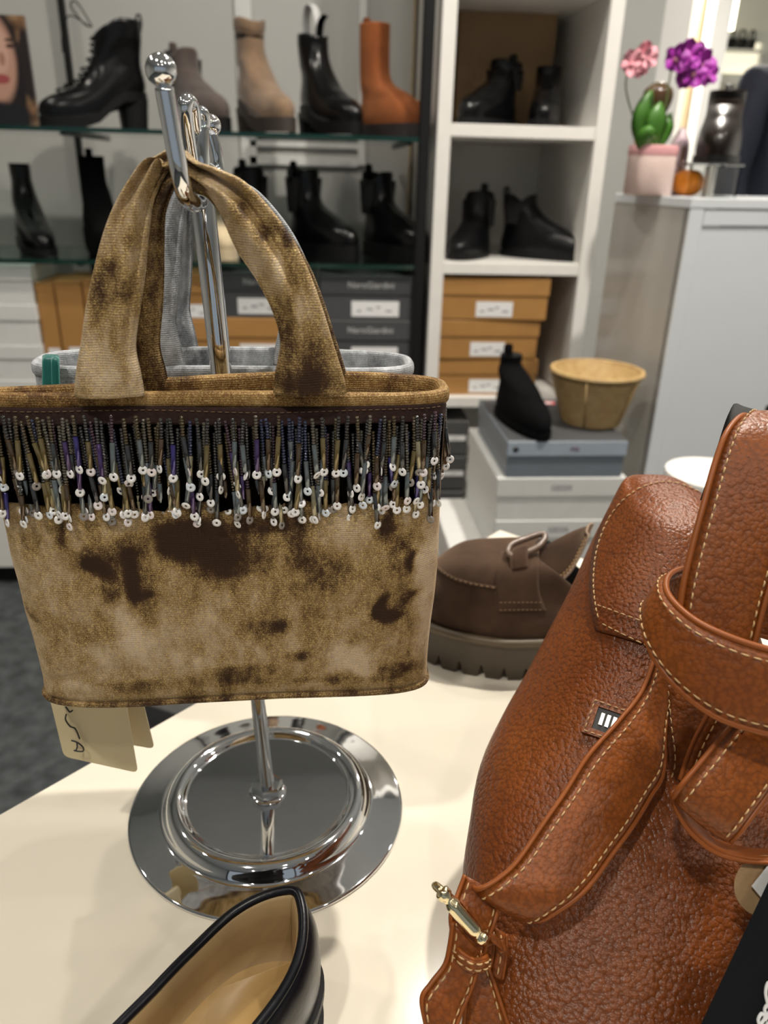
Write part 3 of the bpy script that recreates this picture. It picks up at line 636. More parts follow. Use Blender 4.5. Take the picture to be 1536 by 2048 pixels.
# local frame: far corner at the origin, the table running to +x and -y
mk('table_top', box(0, TLN, -TLN, 0, ZT-.028, ZT, .0015), M['table'], tbl, smooth=False)
for x in (.03, TLN-.08):
    for y in (-.03, -TLN+.08):
        mk('leg', box(x, x+.05, y-.05, y, 0, ZT-.028, .002), M['table'], tbl, smooth=False)
for a in ((.06, TLN-.06, -.05, -.03), (.06, TLN-.06, -TLN+.03, -TLN+.05)): mk('apron', box(a[0], a[1], a[2], a[3], ZT-.10, ZT-.028), M['table'], tbl, smooth=False)
# ------------------------------------------------------------------ chrome bag stand
SB = np.array([-0.038, 0.396, ZT]); ST = np.array([-0.0555, 0.400, 1.108]); STT = np.array([-0.0545, 0.400, 1.132])
stand = thing('bag_stand', 'chrome handbag stand on a round stepped base with ball-tipped hooks', 'stand', SB)
def sp_(name, geo, mat=M['chrome'], par=stand, sharp=None): return mk(name, geo, mat, par, origin=SB, sharp=sharp)
R = .09
base_prof = [(.0895, .0002), (R, .0012), (.0893, .0024), (.084, .0032), (.078, .0042), (.072, .0052), (.069, .0058), (.0675, .0072), (.066, .0100), (.0640, .0127), (.0615, .0143), (.0590, .0148), (.0567, .0142), (.0548, .0128), (.0535, .0115), (.0525, .0110), (.050, .0110), (.03, .0111), (.009, .0112)]
pp = cr([(r, z, 0) for r, z in base_prof[2:]], 70)
sp_('base', lathe(base_prof[:2]+[(q[0], q[1]) for q in pp]+[(.0001, .0112)], 128, SB, True, False))
zb = SB+np.array([0, 0, .0112])
sp_('washer', lathe([(.0118, 0), (.0124, .0004), (.0120, .0012), (.008, .0014)], 40, zb))
hexr = []
for r, z in ((.0090, .0013), (.0105, .0022), (.0105, .0070), (.0090, .0080), (.006, .0082)):
    hexr.append([(zb[0]+r*math.cos(a+.3), zb[1]+r*math.sin(a+.3), zb[2]+z) for a in np.linspace(0, 2*math.pi, 6, endpoint=False)])
sp_('hex_nut', loft(hexr), sharp=20)
pole0 = zb+np.array([0, 0, .006]); seamp = pole0+(ST-pole0)*.62
sp_('lower_pole', tube([pole0, seamp], .0046, 32))
sp_('outer_tube', tube([seamp-np.array([0, 0, .0]), seamp+.0015*unit(ST-seamp), ST-.0008*unit(ST-seamp), ST], (.0048, .0056, .0056, .0050), 32), sharp=50)
INR = np.array([STT[0], STT[1], 1.137])
sp_('inner_rod', tube([ST, INR-np.array([0, 0, .001]), INR], (.0042, .0042, .0036), 24), sharp=50)
# front hook holding the gold bag
hk = cr([ST+[0, 0, -.003], ST+[.0012, -.018, -.003], ST+[.001, -.040, -.0015], PY(388, 408, .345), PY(372, 392, .334), PY(360, 350, .329), PY(345, 270, .328), PY(328, 175, .328)], 70)
h1 = sp_('front_hook', tube(hk, .0035, 20))
tip = hk[-1]; sp_('ball_tip', sphere(tip+np.array([-.0006, 0, .0055]), .0058, 28, 18), par=h1)
# rear hook for the silver bag and two side hooks
rk = cr([INR+[0, 0, -.022], INR+[.001, .02, -.028], INR+[.002, .036, -.028], INR+[.002, .044, -.020], INR+[.001, .046, -.010], INR+[-.001, .047, -.002]], 40)
h2 = sp_('rear_hook', tube(rk, .0034, 16)); sp_('ball_tip', sphere(rk[-1]+np.array([0, 0, .004]), .0056, 20, 12), par=h2)
lk = cr([PY(385, 330, .396), PY(378, 290, .392), PY(371, 240, .388), PY(370, 212, .387), PY(376, 203, .390), PY(384, 215, .394), PY(390, 262, .398)], 50)
sp_('side_hook', tube(lk, .0034, 16))
lk = cr([PY(394, 300, .402), PY(391, 250, .404), PY(395, 228, .405), PY(404, 226, .406), PY(409, 240, .407), PY(406, 256, .407), PY(399, 262, .406)], 50)
sp_('side_hook', tube(lk, .0030, 14))
# ------------------------------------------------------------------ velvet bags
def bag_shape(cx, cy, z0, z1, W0, W1, b0, b1, seed, nu=180, nv=90, taper=1.0):
    """outer rings of a soft tote, bottom to top; front is towards -y"""
    rnd = np.random.RandomState(seed); rings = []; ph = rnd.rand(12)*6.28
    for i in range(nv+1):
        v = i/nv; z = z0+(z1-z0)*v
        a = (W0+(W1-W0)*v)/2; bb = b0+(b1-b0)*v+.004*math.sin(math.pi*v)**.7
        a += .0015*math.sin(9*v+ph[0])*(1-v)
        # rounded bottom edge
        e = min(1, v/.05); k = math.sqrt(1-(1-e)**2)
        a2 = a-(1-k)*.004; b2 = bb*(.82+.18*k)
        r = []
        for j in range(nu):
            t = 2*math.pi*j/nu; c, s = math.cos(t), math.sin(t)
            x = a2*math.copysign(abs(c)**.42, c); y = b2*math.copysign(abs(s)**.62, s)
            wr = .0010*math.sin(x*70+ph[1]+3*v)*math.sin(v*7+ph[2])+.0008*math.sin(x*140+z*90+ph[3])*math.sin(v*9+ph[4])+.0006*math.sin(x*60-z*210+ph[5])
            wr *= math.sin(math.pi*min(1, v/.95))*abs(s)**.5
            # soft crease lines near the right side
            for (qx, qz, dx, dz, ln) in ((.040, .045, .8, .6, .02), (.033, .040, .25, .97, .016), (.045, .07, .7, .7, .018), (-.08, .02, .95, .3, .02)):
                if s < 0:
                    u = (x-qx)*dx+(z-z0-qz)*dz; w = -(x-qx)*dz+(z-z0-qz)*dx
                    wr -= .0012*math.exp(-(u/ln)**2-(w/.0028)**2)
            kt = 1+(taper-1)*sstep((v-.35)/.6)*(1-sstep((x+a2)/(1.7*a2))); y = -b2+(y+b2)*kt
            wz = .0022*math.sin(x*24+ph[6])*(1-v)**3+.0008*math.sin(x*30+ph[7])*v
            r.append((cx+x, cy+y-(wr if s < 0 else -wr)*1.0, z+wz))
        rings.append(r)
    return rings
GC = np.array([-.0455, .3535]); GZ0, GZ1 = .8625, 1.0262
GW0, GW1 = .2060, .2085
gold = thing('velvet_handbag', 'gold-brown crushed velvet mini handbag with a beaded fringe, front of the stand', 'handbag', (GC[0], GC[1], GZ0), group='velvet handbags on the stand')
gr = bag_shape(GC[0], GC[1], GZ0, GZ1, GW0, GW1, .0210, .0215, 3, taper=.36)
def pile_attr(o, fn):
    at = o.data.attributes.new('pile', 'FLOAT', 'POINT'); loc = o.parent.location if o.parent else Vector()
    at.data.foreach_set('value', [float(fn(v.co+loc)) for v in o.data.vertices])
BLOBS = [(110, 1065, 22, 32, -.30), (185, 1128, 46, 26, -.30), (215, 1165, 18, 30, -.30), (262, 1118, 24, 42, -.28), (268, 1170, 14, 40, -.22), (345, 1062, 42, 34, -.42), (372, 1090, 30, 36, -.40), (430, 1050, 50, 22, -.30), (470, 1098, 44, 34, -.45), (410, 1125, 40, 20, -.28), (280, 1190, 18, 34, -.30), (318, 1180, 12, 40, -.22),
         (560, 1052, 40, 22, -.22), (640, 1130, 60, 50, -.12), (600, 1080, 20, 60, -.16), (765, 1208, 12, 26, -.38), (778, 1238, 14, 24, -.40), (808, 1205, 12, 20, -.32), (835, 1195, 12, 10, -.3), (822, 1132, 10, 16, -.3), (770, 1055, 16, 22, -.38), (800, 1090, 30, 30, -.14), (560, 1240, 12, 16, -.25), (548, 1225, 10, 8, -.2), (590, 1310, 24, 8, -.25), (40, 1230, 10, 20, -.22), (60, 1245, 8, 12, -.2),
         (490, 1345, 50, 10, -.25), (250, 1372, 90, 8, -.15), (640, 1362, 120, 8, -.15), (800, 1350, 40, 14, -.16),
         (60, 1160, 40, 50, .08), (250, 1250, 26, 50, .18), (280, 1310, 22, 40, .22), (200, 1320, 40, 30, .18), (330, 1260, 40, 40, .10), (420, 1290, 60, 40, .10), (700, 1315, 36, 26, .28), (730, 1340, 26, 18, .2), (860, 1150, 24, 60, .22), (850, 1270, 24, 60, .18), (250, 1055, 40, 20, .16), (520, 1120, 40, 40, .08), (700, 1080, 40, 30, .08), (130, 1385, 30, 12, .1), (380, 1330, 60, 20, .12)]
BW = []
for px, py, rx, ry, s in BLOBS:
    p = PY(px, py, .329); q = PY(px+rx, py, .329); w = PY(px, py+ry, .329); BW.append((p[0], p[2], abs(q[0]-p[0]), abs(w[2]-p[2]), s))
from mathutils import noise as mnoise
def gold_pile(co):
    w = Vector((co.x*60, 3.1, co.z*60)); co = co.copy(); co.x += .006*mnoise.noise(w)+.003*mnoise.noise(w*3.1); co.z += .007*mnoise.noise(w+Vector((9, 2, 4)))+.0035*mnoise.noise(w*3.1+Vector((1, 7, 3)))
    if co.y > GC[1]: return 0
    r = 0
    for x, z, a, b, s in BW:
        dx = (co.x-x)/a; dz = (co.z-z)/b; d = dx*dx+dz*dz
        if d < 5: r += 1.35*s*math.exp(-d*.9)
    if co.z > .973: r -= .30*min(1, (co.z-.973)/.01)  # darkens the velvet behind the fringe
    return max(-.5, min(.35, r+.05))
def bag_part(name, geo, mats, par, root, sharp=None): return mk(name, geo, mats, par, origin=root.location, sharp=sharp)
def build_bag(root, rings, cx, cy, z1, mats, seed):
    body = bag_part('body', loft(rings, True, False), mats[0], root, root)
    # rolled top band and inside
    nu = len(rings[0]); top = np.array(rings[-1])
    tn = np.roll(top, -2, 0)[:, :2]-np.roll(top, 2, 0)[:, :2]; tn /= np.linalg.norm(tn, axis=1)[:, None]+1e-9
    nm = np.stack([tn[:, 1], -tn[:, 0]], 1)
    for _ in range(3): nm = (np.roll(nm, 1, 0)+nm*2+np.roll(nm, -1, 0))/4
    nm /= np.linalg.norm(nm, axis=1)[:, None]
    def off(d, dz): return [(x+n[0]*d, y+n[1]*d, z+dz) for (x, y, z), n in zip(top, nm)]
    band = [off(.0003, -.0034), off(.0011, -.0022), off(.0013, .0002), off(.0011, .0020), off(.0002, .0032), off(-.0016, .0036), off(-.0034, .0031), off(-.0042, .0010), off(-.0046, -.006)]
    bag_part('rim_band', loft(band, False, False), mats[1], root, root)
    ins = [off(-.0046, -.004), off(-.0050, -.02), off(-.0055, -.06), off(-.006, -.11)]
    bag_part('lining', loft(ins, False, True), mats[2], root, root)
    return body
body = build_bag(gold, gr, GC[0], GC[1], GZ1, (M['velvet_gold'], M['velvet_rim'], M['velvet_lining']), 1)
pile_attr(body, gold_pile)
# piping along the bottom seam
low = [p for p in gr[3]]
seam = [(x*1.0+(.0012 if x > GC[0] else -.0012)*0, y+(-.0012 if y < GC[1] else .0012), z-.0012) for x, y, z in low]
ob = bag_part('bottom_piping', ring_tube(seam[::2], .0015, 8), M['velvet_gold'], gold, gold); pile_attr(ob, lambda c: -.12)
# handles
HL = [((148, 792), (290, 790), .3295), ((154, 740), (282, 745), .3295), ((163, 690), (272, 690), .331), ((172, 620), (281, 610), .333), ((186, 550), (289, 540), .336), ((206, 480), (296, 470), .339), ((236, 410), (306, 405), .343), ((272, 352), (330, 352), .346), ((304, 318), (345, 336), .348), ((340, 298), (362, 350), .3475)]
HR = [((372, 300), (380, 362), .3475), ((400, 322), (402, 372), .346), ((440, 338), (422, 398), .343), ((494, 366), (440, 430), .343), ((560, 440), (472, 500), .339), ((606, 515), (512, 560), .336), ((640, 600), (545, 625), .333), ((668, 690), (560, 685), .331), ((688, 755), (550, 745), .3295), ((695, 786), (546, 786), .3295)]
# continuous loop: outer edge on one side, inner edge on the other
Lo = [PY(*a, Y) for a, b, Y in HL]+[PY(*a, Y) for a, b, Y in HR]
Li = [PY(*b, Y) for a, b, Y in HL]+[PY(*b, Y) for a, b, Y in HR]
def hfold(q, t):
    mid = math.sin(math.pi*t); e = math.exp(-((t-.5)/.16)**2)
    f = .0022*math.sin(2*math.pi*(q*1.5+.15+.3*t))*(mid**.5)
    f += .0022*math.sin(2*math.pi*(q*2+.1))*e
    f -= .0042*math.exp(-((q-.30-.35*(t-.62))/.06)**2)*(1 if t > .5 else 0)*mid*(1 if t < .9 else max(0, (1-t)/.1))
    f -= .0030*math.exp(-((q-.86)/.05)**2)*(1 if t < .45 else 0)*mid
    f += .0007*math.sin(23*t+6*q)
    return f
def strip_handle(name, root, mat, offs, attr=None):
    n = len(Lo); 
    oo = [offs(i/(n-1)) for i in range(n)]
    rb = Ribbon([p+o for p, o in zip(Lo, oo)], [p+o for p, o in zip(Li, oo)], .0052, 150, 30, .0026, 0, hfold)
    o = bag_part(name, rb.geo(), mat, root, root)
    if attr: pile_attr(o, attr)
    return o, rb
HB = [(200, 600, 26, 40, -.22), (235, 560, 16, 40, -.2), (222, 530, 20, 22, -.2), (262, 590, 18, 40, -.22), (255, 480, 14, 20, -.2), (195, 650, 14, 26, -.15), (270, 700, 14, 60, .16), (200, 760, 60, 30, .12), (330, 345, 14, 26, -.2),
      (480, 420, 18, 26, -.30), (520, 470, 26, 22, -.34), (575, 480, 12, 60, -.28), (600, 560, 20, 40, -.2), (560, 640, 26, 50, -.30), (600, 700, 60, 50, -.30), (610, 765, 70, 30, -.42), (560, 545, 14, 40, .22), (500, 520, 14, 50, .15), (430, 380, 22, 40, .15), (600, 600, 10, 40, .2)]
HW = []
for px, py, rx, ry, s in HB:
    p = PY(px, py, .33); q = PY(px+rx, py, .33); w = PY(px, py+ry, .33); HW.append((p[0], p[2], abs(q[0]-p[0]), abs(w[2]-p[2]), s))
def handle_pile_light(co):
    r = 0
    for x, z, a, b, s in HW:
        d = ((co.x-x)/a)**2+((co.z-z)/b)**2
        if d < 5: r += s*math.exp(-d*.9)
    return r+.13  # raised so light from above is put into the handles' tone
strip_handle('handle', gold, M['velvet_gold'], lambda t: np.zeros(3), handle_pile_light)
def rear_off(t): k = abs(2*t-1); return np.array([.0015+(.004*k if t < .5 else 0), .001+(.026 if t < .5 else .041)*sstep(k*1.15)**1.2, -.0045-.0005*k])
strip_handle('handle', gold, M['velvet_gold'], rear_off, lambda c: -.12)
# tape and bead fringe
def front_y(x, z):
    v = (z-GZ0)/(GZ1-GZ0); i = int(min(len(gr)-1, max(0, round(v*(len(gr)-1))))); r = gr[i]; best = None
    for p in r[len(r)//2:]:
        if best is None or abs(p[0]-x) < abs(best[0]-x): best = p
    return best[1]
def tape(name, za, zb_, mat, off, t, rag=0.0):
    xs = np.linspace(GC[0]-GW1/2+.001, GC[0]+GW1/2-.002, 140); f = [[(x, front_y(x, z)-off-t, z+.0006*math.sin(x*60)+(rag*mnoise.noise(Vector((x*160, 0, 1)))*(zb_-z)/(zb_-za))) for x in xs] for z in np.linspace(za, zb_, 8)]
    bk = [[(x, y+t, z) for x, y, z in r] for r in f]
    return bag_part(name, loft([a+b[::-1] for a, b in zip(f, bk)]), mat, gold, gold)
tape('trim_tape', 1.0160, 1.0236, M['tape'], .0007, .0008)
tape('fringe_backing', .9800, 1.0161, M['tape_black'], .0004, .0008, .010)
tp = [(x, front_y(x, 1.0222)-.0018, 1.0222+.0006*math.sin(x*60)) for x in np.linspace(GC[0]-GW1/2+.002, GC[0]+GW1/2-.003, 120)]
stuff(bag_part('tape_stitching', stitch_line(tp, [np.array([0, -1, 0])]*120, .0030, .0020, .0002), M['thread_brown'], gold, gold))
BP = .00132
def seed_mesh(n):
    g = Geo(); rs = np.random.RandomState(n)
    for i in range(n): g.add(sphere((rs.uniform(-.00012, .00012), 0, -BP*(i+.5)), .00102, 9, 6, (1, 1, .66)))
    return g
SEED = {}
def shared(name, geo, mat):
    o = mk(name, geo, mat); me = o.data; bpy.data.objects.remove(o); return me
for n in range(6, 27): SEED[n] = shared('bead_strand', seed_mesh(n), M['seed'])
BUG = [shared('bugle_bead', tube([(0, 0, 0), (0, 0, -.0002), (0, 0, -l+.0002), (0, 0, -l)], (.0010, .00116, .00116, .0010), 10), M['bugle']) for l in (.0125, .0138, .0148)]
BUGL = (.0125, .0138, .0148)
sg = [[(r*math.cos(a), y, r*math.sin(a)) for a in np.linspace(0, 2*math.pi, 18, endpoint=False)] for r, y in ((.00055, .0), (.0012, -.00035), (.0021, .00005), (.0021, .00018), (.0011, -.0002), (.00055, .00012))]
SEQ = shared('sequin', loft(sg+[sg[0]], False, False), M['sequin'])
def strand(x, ztop, n, off, rs):
    s = bpy.data.objects.new('bead_strand', SEED[n]); C.objects.link(s); s.parent = gold
    y = front_y(x, ztop)-off
    s.location = (x-gold.location[0], y-gold.location[1], ztop-gold.location[2])
    ang = rs.normal(0, .05); s.rotation_euler = (rs.normal(-.02, .03), ang, rs.uniform(-.4, .4))
    k = rs.randint(3); bgl = bpy.data.objects.new('bugle_bead', BUG[k]); C.objects.link(bgl); bgl.parent = s
    bgl.location = (0, 0, -BP*n-.0002); bgl.rotation_euler = (rs.normal(0, .05), rs.normal(0, .07), rs.uniform(0, 6))
    q = bpy.data.objects.new('sequin', SEQ); C.objects.link(q); q.parent = s
    e = bgl.rotation_euler.to_matrix() @ Vector((0, 0, -BUGL[k]-.0014)); q.location = bgl.location+e+Vector((0, -.0008, 0))
    q.rotation_euler = (rs.normal(-.15, .25), rs.uniform(0, 6.28), rs.normal(0, .35) if rs.rand() < .75 else rs.normal(0, 1.1))
rs = np.random.RandomState(11)
xl, xr = GC[0]-GW1/2+.001, GC[0]+GW1/2-.0015
for row, (cnt, zt_, nlo, nhi, off) in enumerate(((40, 1.0206, 7, 10, .0048), (42, 1.0188, 11, 16, .0036), (44, 1.0155, 16, 21, .0026), (50, 1.0130, 17, 23, .0017))):
    for i in range(cnt):
        x = xl+(xr-xl)*(i+.5+rs.uniform(-.22, .22)+.5*(row % 2))/(cnt+.5)
        strand(min(x, xr), zt_+rs.uniform(-.0009, .0009), int(rs.randint(nlo, nhi)), off, rs)
for i in range(3): strand(xr+.0012, 1.0195-.003*i, 9+3*i, -.004-.004*i, rs)
# silver bag behind the pole
SC = np.array([-.0525, .4375]); SZ0, SZ1 = .870, 1.0185
silver = thing('velvet_handbag', 'silver grey crushed velvet handbag hanging behind the gold one', 'handbag', (SC[0], SC[1], SZ0), group='velvet handbags on the stand')
sr = bag_shape(SC[0], SC[1], SZ0, SZ1, .200, .2085, .0235, .0255, 9, 120, 50)
build_bag(silver, sr, SC[0], SC[1], SZ1, (M['velvet_silver'],)*3, 2)
sd = np.array([SC[0]-GC[0], SC[1]-GC[1], SZ1-GZ1])
def soff(b):
    def f(t):
        k = abs(2*t-1); o = sd*1.0; o[0] += .004*(1-k)+.010*k*(1 if t < .5 else .2); o[1] = (.091 if b else .083)+(.044*sstep(k*1.15) if b else .004*k); o[2] += (.004)*(1-k); return o
    return f
strip_handle('handle', silver, M['velvet_silver'], soff(0)); strip_handle('handle', silver, M['velvet_silver'], soff(1))
tp = [(x, SC[1]-.0262, SZ1-.009) for x in np.linspace(SC[0]-.09, SC[0]+.09, 80)]
stuff(bag_part('rim_stitching', stitch_line(tp, [np.array([0, -1, 0])]*80, .0026, .0016, .0002), M['grey_ink'], silver, silver))
# teal ribbon loop on the silver rim
L = [PY(86, 780, .4095), PY(86, 745, .4095), PY(86, 716, .4105), PY(88, 709, .416), PY(92, 712, .421), PY(94, 730, .421)]
Rr = [PY(119, 780, .4095), PY(118, 745, .4095), PY(117, 716, .4105), PY(117, 709, .416), PY(117, 712, .421), PY(117, 730, .421)]
L = [p+np.array([0, -.0015, 0]) for p in L]; Rr = [p+np.array([0, -.0015, 0]) for p in Rr]
bag_part('teal_ribbon', Ribbon(L, Rr, .0009, 30, 6).geo(), M['teal'], silver, silver)
L2 = [p+(q-p)*.62+np.array([0, -.0012, 0]) for p, q in zip(L, Rr)]
bag_part('teal_ribbon', Ribbon(L2, [q+np.array([.0012, -.0012, 0]) for q in Rr], .0009, 30, 4).geo(), M['teal'], silver, silver)
# price tags below the gold bag
def rounded_card(P, th, rad=.004, k=5):
    """P: four corners (world), rounded and thickened"""
    P = [np.array(p) for p in P]; n = unit(np.cross(P[1]-P[0], P[3]-P[0])); o = []
    for i in range(4):
        a, b, c = P[i-1], P[i], P[(i+1) % 4]; u, w = unit(a-b), unit(c-b)
        for q in np.linspace(0, 1, k): o.append(b+u*rad*(1-q)**2+w*rad*q**2)
    return loft([[p-n*th/2 for p in o], [p+n*th/2 for p in o]])
def price_tag(lab, corners, Ys, string_to, write=False):
    P = [PY(x, y, Y) for (x, y), Y in zip(corners, Ys)]; o0 = P[0]
    t = thing('price_tag', lab, 'tag', o0, group='price tags under the gold bag')
    mk('card', rounded_card(P, .0008), M['cream_tag'], t, origin=o0, sharp=40)
    mk('string', tube([string_to, (P[0]+P[1])/2], .0003, 5), M['thread'], t, origin=o0)
    if write:
        ln = unit(np.cross(P[1]-P[0], P[3]-P[0])); 
        if ln[1] > 0: ln = -ln
        def wr(pts): return tube(cr([PY(x, y, .3595)+np.array([0, -.0016, 0]) for x, y in pts], 24), .00045, 6)
        g = Geo().add(wr([(133, 1410), (141, 1420), (147, 1417)])).add(wr([(134, 1425), (133, 1436), (142, 1449), (150, 1452), (155, 1459), (161, 1474)])).add(wr([(144, 1477), (156, 1481), (167, 1490), (168, 1498), (160, 1499), (149, 1497)])).add(wr([(155, 1480), (156, 1490), (153, 1498)]))
        mk('handwriting', g, M['ink'], t, origin=o0)
    return t
price_tag('cream price tag with handwritten letters under the gold bag corner', ((96, 1380), (245, 1362), (276, 1545), (128, 1512)), (.360, .360, .362, .362), np.array([-.11, .372, .90]), True)
price_tag('blank cream price tag hanging behind the lettered tag', ((205, 1370), (277, 1365), (309, 1497), (240, 1485)), (.378, .378, .380, .380), np.array([-.09, .40, .90]))
# ------------------------------------------------------------------ low shoes
def plan(W, L, s):
    k = np.interp(s, (0, .12, .3, .45, .7, .86, 1), (.34, .355, .345, .37, .5, .46, .40))*W
    return k*max(0, 1-abs(2*s-1)**6)**.5
def low_shoe(t, L, W, zs, ox0, ox1, inset, ztop, lift, mats, post=None, NS=96, NT=22, p=1.0, insole_z=.004, over=1.0):
    up, li, ins = mats; rings = []
    th = np.linspace(0, 2*math.pi, NS, endpoint=False)
    def so(a):
        x = L/2+L/2*math.copysign(abs(math.cos(a))**.9, math.cos(a)); return np.array([x, math.copysign(plan(W, L, x/L), math.sin(a))])
    def op(a):
        c = math.cos(a); x = (ox0+ox1)/2+(ox1-ox0)/2*math.copysign(abs(c)**.9, c); s_ = x/L
        e = (x-ox0)/(ox1-ox0); w = max(.002, plan(W, L, max(.03, s_))-inset)*max(0, 1-abs(2*e-1)**8)**.5
        return np.array([x, math.copysign(w, math.sin(a))])
    def dl(x): return lift*sstep((.62*L-x)/(.45*L))
    S = [so(a) for a in th]; O = [op(a) for a in th]
    for i in range(NT+1):
        q = i/NT; h = (1-math.cos(math.pi/2*q))**p; g = math.sin(math.pi/2*q)**.85; r = []
        for a, s_, o in zip(th, S, O):
            xy = s_*(1-h)+o*h; bul = .003*math.sin(math.pi*q)
            z = zs+dl(s_[0])*(1-h)+dl(o[0])*h+(ztop(o[0], math.cos(a))-zs)*g
            P = [xy[0], xy[1]*(1+bul/max(.01, abs(xy[1]))*(.6 if abs(xy[1]) > .008 else 0)), z]
            if post: P = post(P, q)
            r.append(tuple(P))
        rings.append(r)
    nb = len(rings)
    top = rings[-1]; cx = (ox0+ox1)/2
    def ins_ring(d, zf): return [(x-math.copysign(min(abs(x-cx), d), x-cx)*abs(math.cos(a))**2, y-math.copysign(min(abs(y), d), y), zf(x, z)) for a, (x, y, z) in zip(th, top)]
    rings.append(ins_ring(.0012, lambda x, z: z+.0005))
    zi = lambda x: zs+dl(x)+insole_z
    for q in (.03, .3, .65, 1): rings.append(ins_ring(.0026+.001*q, lambda x, z: z*(1-q)+zi(x)*q))
    v, f = loft(rings, True, True); g = Geo().add((v, f)); k0 = (nb)*NS
    g.m = [0]*k0+[1]*(len(f)-k0); g.m[-1] = 2; g.m[-2] = 0
    o = mk('upper', g, [up, li, ins], t)
    return o, rings, S, dl
# black flat in front
fl = thing('ballet_flat', 'black leather slip-on with tan lining, heel towards the stand', 'shoe', (0, 0, ZT+.0004))
LF, WF = .245, .082
o, rg, S, dl = low_shoe(fl, LF, WF, .016, .006, .178, .0045, lambda x, c: (.052 if x > .05 else .052+.014*(1-x/.05)**1.5), .010, (M['navy_patent'], M['lining_tan'], plain('tan_insole', (.44, .28, .105), .45, var=.06)), NT=18)
mk('topline_binding', ring_tube([(x, y, z+.0004) for x, y, z in rg[18]], .0024, 8), M['navy_patent'], o)
mk('topline_binding', ring_tube([(x-.0006 if x < .05 else x, y*1.05, z-.0042) for x, y, z in rg[17]], .0016, 8), M['navy_patent'], o)
def sole_rings(S, W, zz, grow, dl): return [[(L_c[0]+(1 if L_c[0] > .1 else -1)*grow*.6, L_c[1]+math.copysign(grow, L_c[1]), max(z+dl(L_c[0]), .0003)) for L_c in S] for z in zz]
mk('sole', loft(sole_rings(S, WF, (.0115, .0135, .0168), .0018, dl)), M['black_rubber'], fl, sharp=40)
hs = [(x, y) for x, y in S if x < .062]
hl = sorted(hs, key=lambda q: math.atan2(q[1], q[0]-.045))
mk('heel', loft([[(x*(1)+.001, y*1.0, z) for x, y in hl] for z in (.0, .020)]), M['black_rubber'], fl, sharp=40)
mk('heel_tip', loft([[(x-.0012, y*1.06, z) for x, y in hl] for z in (.0, .0035)]), M['black_rubber'], fl, sharp=40)
fd = unit(np.array([-.644, -.765])); fl.rotation_euler[2] = math.atan2(fd[1], fd[0]); fl.location = (-.0105, .2690, ZT+.0004)
# brown suede loafer
lo = thing('loafer', 'brown suede loafer with a ring buckle and lugged sole, behind the backpack', 'shoe', (0, 0, ZT+.0004))
LL, WL = .285, .106
def lpost(P, q):
    d = LL-P[0]
    P[2] += .006*math.exp(-((d-.03)/.03)**2)*sstep((q-.3)/.3)
    return P
def ltop(x, c): return .060+.036*sstep((x-.12)/.06)
o, rg, S, dl = low_shoe(lo, LL, WL, .037, .008, .183, .012, ltop, 0, (M['suede_brown'], M['lining_black'], M['lining_black']), lpost, NT=26)
lu = o
mk('welt', ring_tube([(x+(.002 if x > .14 else -.002), y+math.copysign(.003, y), .0365) for x, y in S], .0038, 8), M['welt'], lo)
def lug_sole():
    rings = []
    P = [np.array([x+(.002 if x > .14 else -.002), y+math.copysign(.003, y)]) for x, y in S]; P.append(P[0])
    P = np.array(P); d = np.r_[0, np.cumsum(np.linalg.norm(np.diff(P, axis=0), axis=1))]; tot = d[-1]; nl = 36; u = []
    for k in range(nl):
        a = tot*k/nl; w = tot/nl
        u += [(a, .0), (a+w*.60, .0), (a+w*.74, .0115), (a+w*.82, .0115)]
    Q = [(np.interp(a, d, P[:, 0]), np.interp(a, d, P[:, 1]), z) for a, z in u]
    r0 = [(x*.96+.005, y*.93, z+.0005) for x, y, z in Q]; r1 = [(x, y, max(z, .0004)) for x, y, z in Q]; r2 = [(x, y, .0145) for x, y, z in Q]; r3 = [(x, y, .0355) for x, y, z in Q]
    return loft([r0, r1, r2, r3])
mk('lug_sole', lug_sole(), M['sole_olive'], lo, sharp=35)
ld = unit(np.array([-.985, .174])); ang = math.atan2(ld[1], ld[0])
toe = np.array([.079, .594]); lo.rotation_euler[2] = ang; lo.location = (toe[0]-ld[0]*LL, toe[1]-ld[1]*LL, ZT+.0004)
lm = Matrix.Translation(lo.location) @ Matrix.Rotation(ang, 4, 'Z'); lmi = lm.inverted()
lbv = BVHTree.FromPolygons([lm @ v.co for v in lu.data.vertices], [tuple(p.vertices) for p in lu.data.polygons])
def loc_l(vf): return [tuple(lmi @ Vector(p)) for p in vf[0]], vf[1]
def lpart(name, vf, mat, sharp=None, par=lo):
    g = Geo()
    if isinstance(vf, Geo): vf = (vf.v, vf.f)
    return mk(name, g.add(loc_l(vf)), mat, par, sharp=sharp)
def patch(bv, left, right, off=.0014, nu=26, nv=12, th=.0016):
    A = cr([(x, y, 0) for x, y in left], nu)[:, :2]; B = cr([(x, y, 0) for x, y in right], nu)[:, :2]; F = []; K = []
    last = None
    for a, b in zip(A, B):
        fr = []; bk = []
        for q in np.linspace(0, 1, nv):
            h = cast(bv, *(a*(1-q)+b*q))
            if h is None: h = last
            if h is None: h = (PD(a[0], a[1], .45), np.array([0, -1, 0]))
            last = h; fr.append(h[0]+h[1]*off); bk.append(h[0]+h[1]*(off-th))
        F.append(fr); K.append(bk)
    return loft([f+k[::-1] for f, k in zip(F, K)])
lpart('saddle_strap', patch(lbv, [(1003, 1105), (992, 1150), (990, 1190), (994, 1224)], [(1082, 1095), (1078, 1130), (1078, 1180), (1092, 1222)]), M['suede_brown'])
P, Q = cast_line(lbv, [(862, 1098), (876, 1135), (905, 1156), (945, 1168), (992, 1176)], 60, .0006)
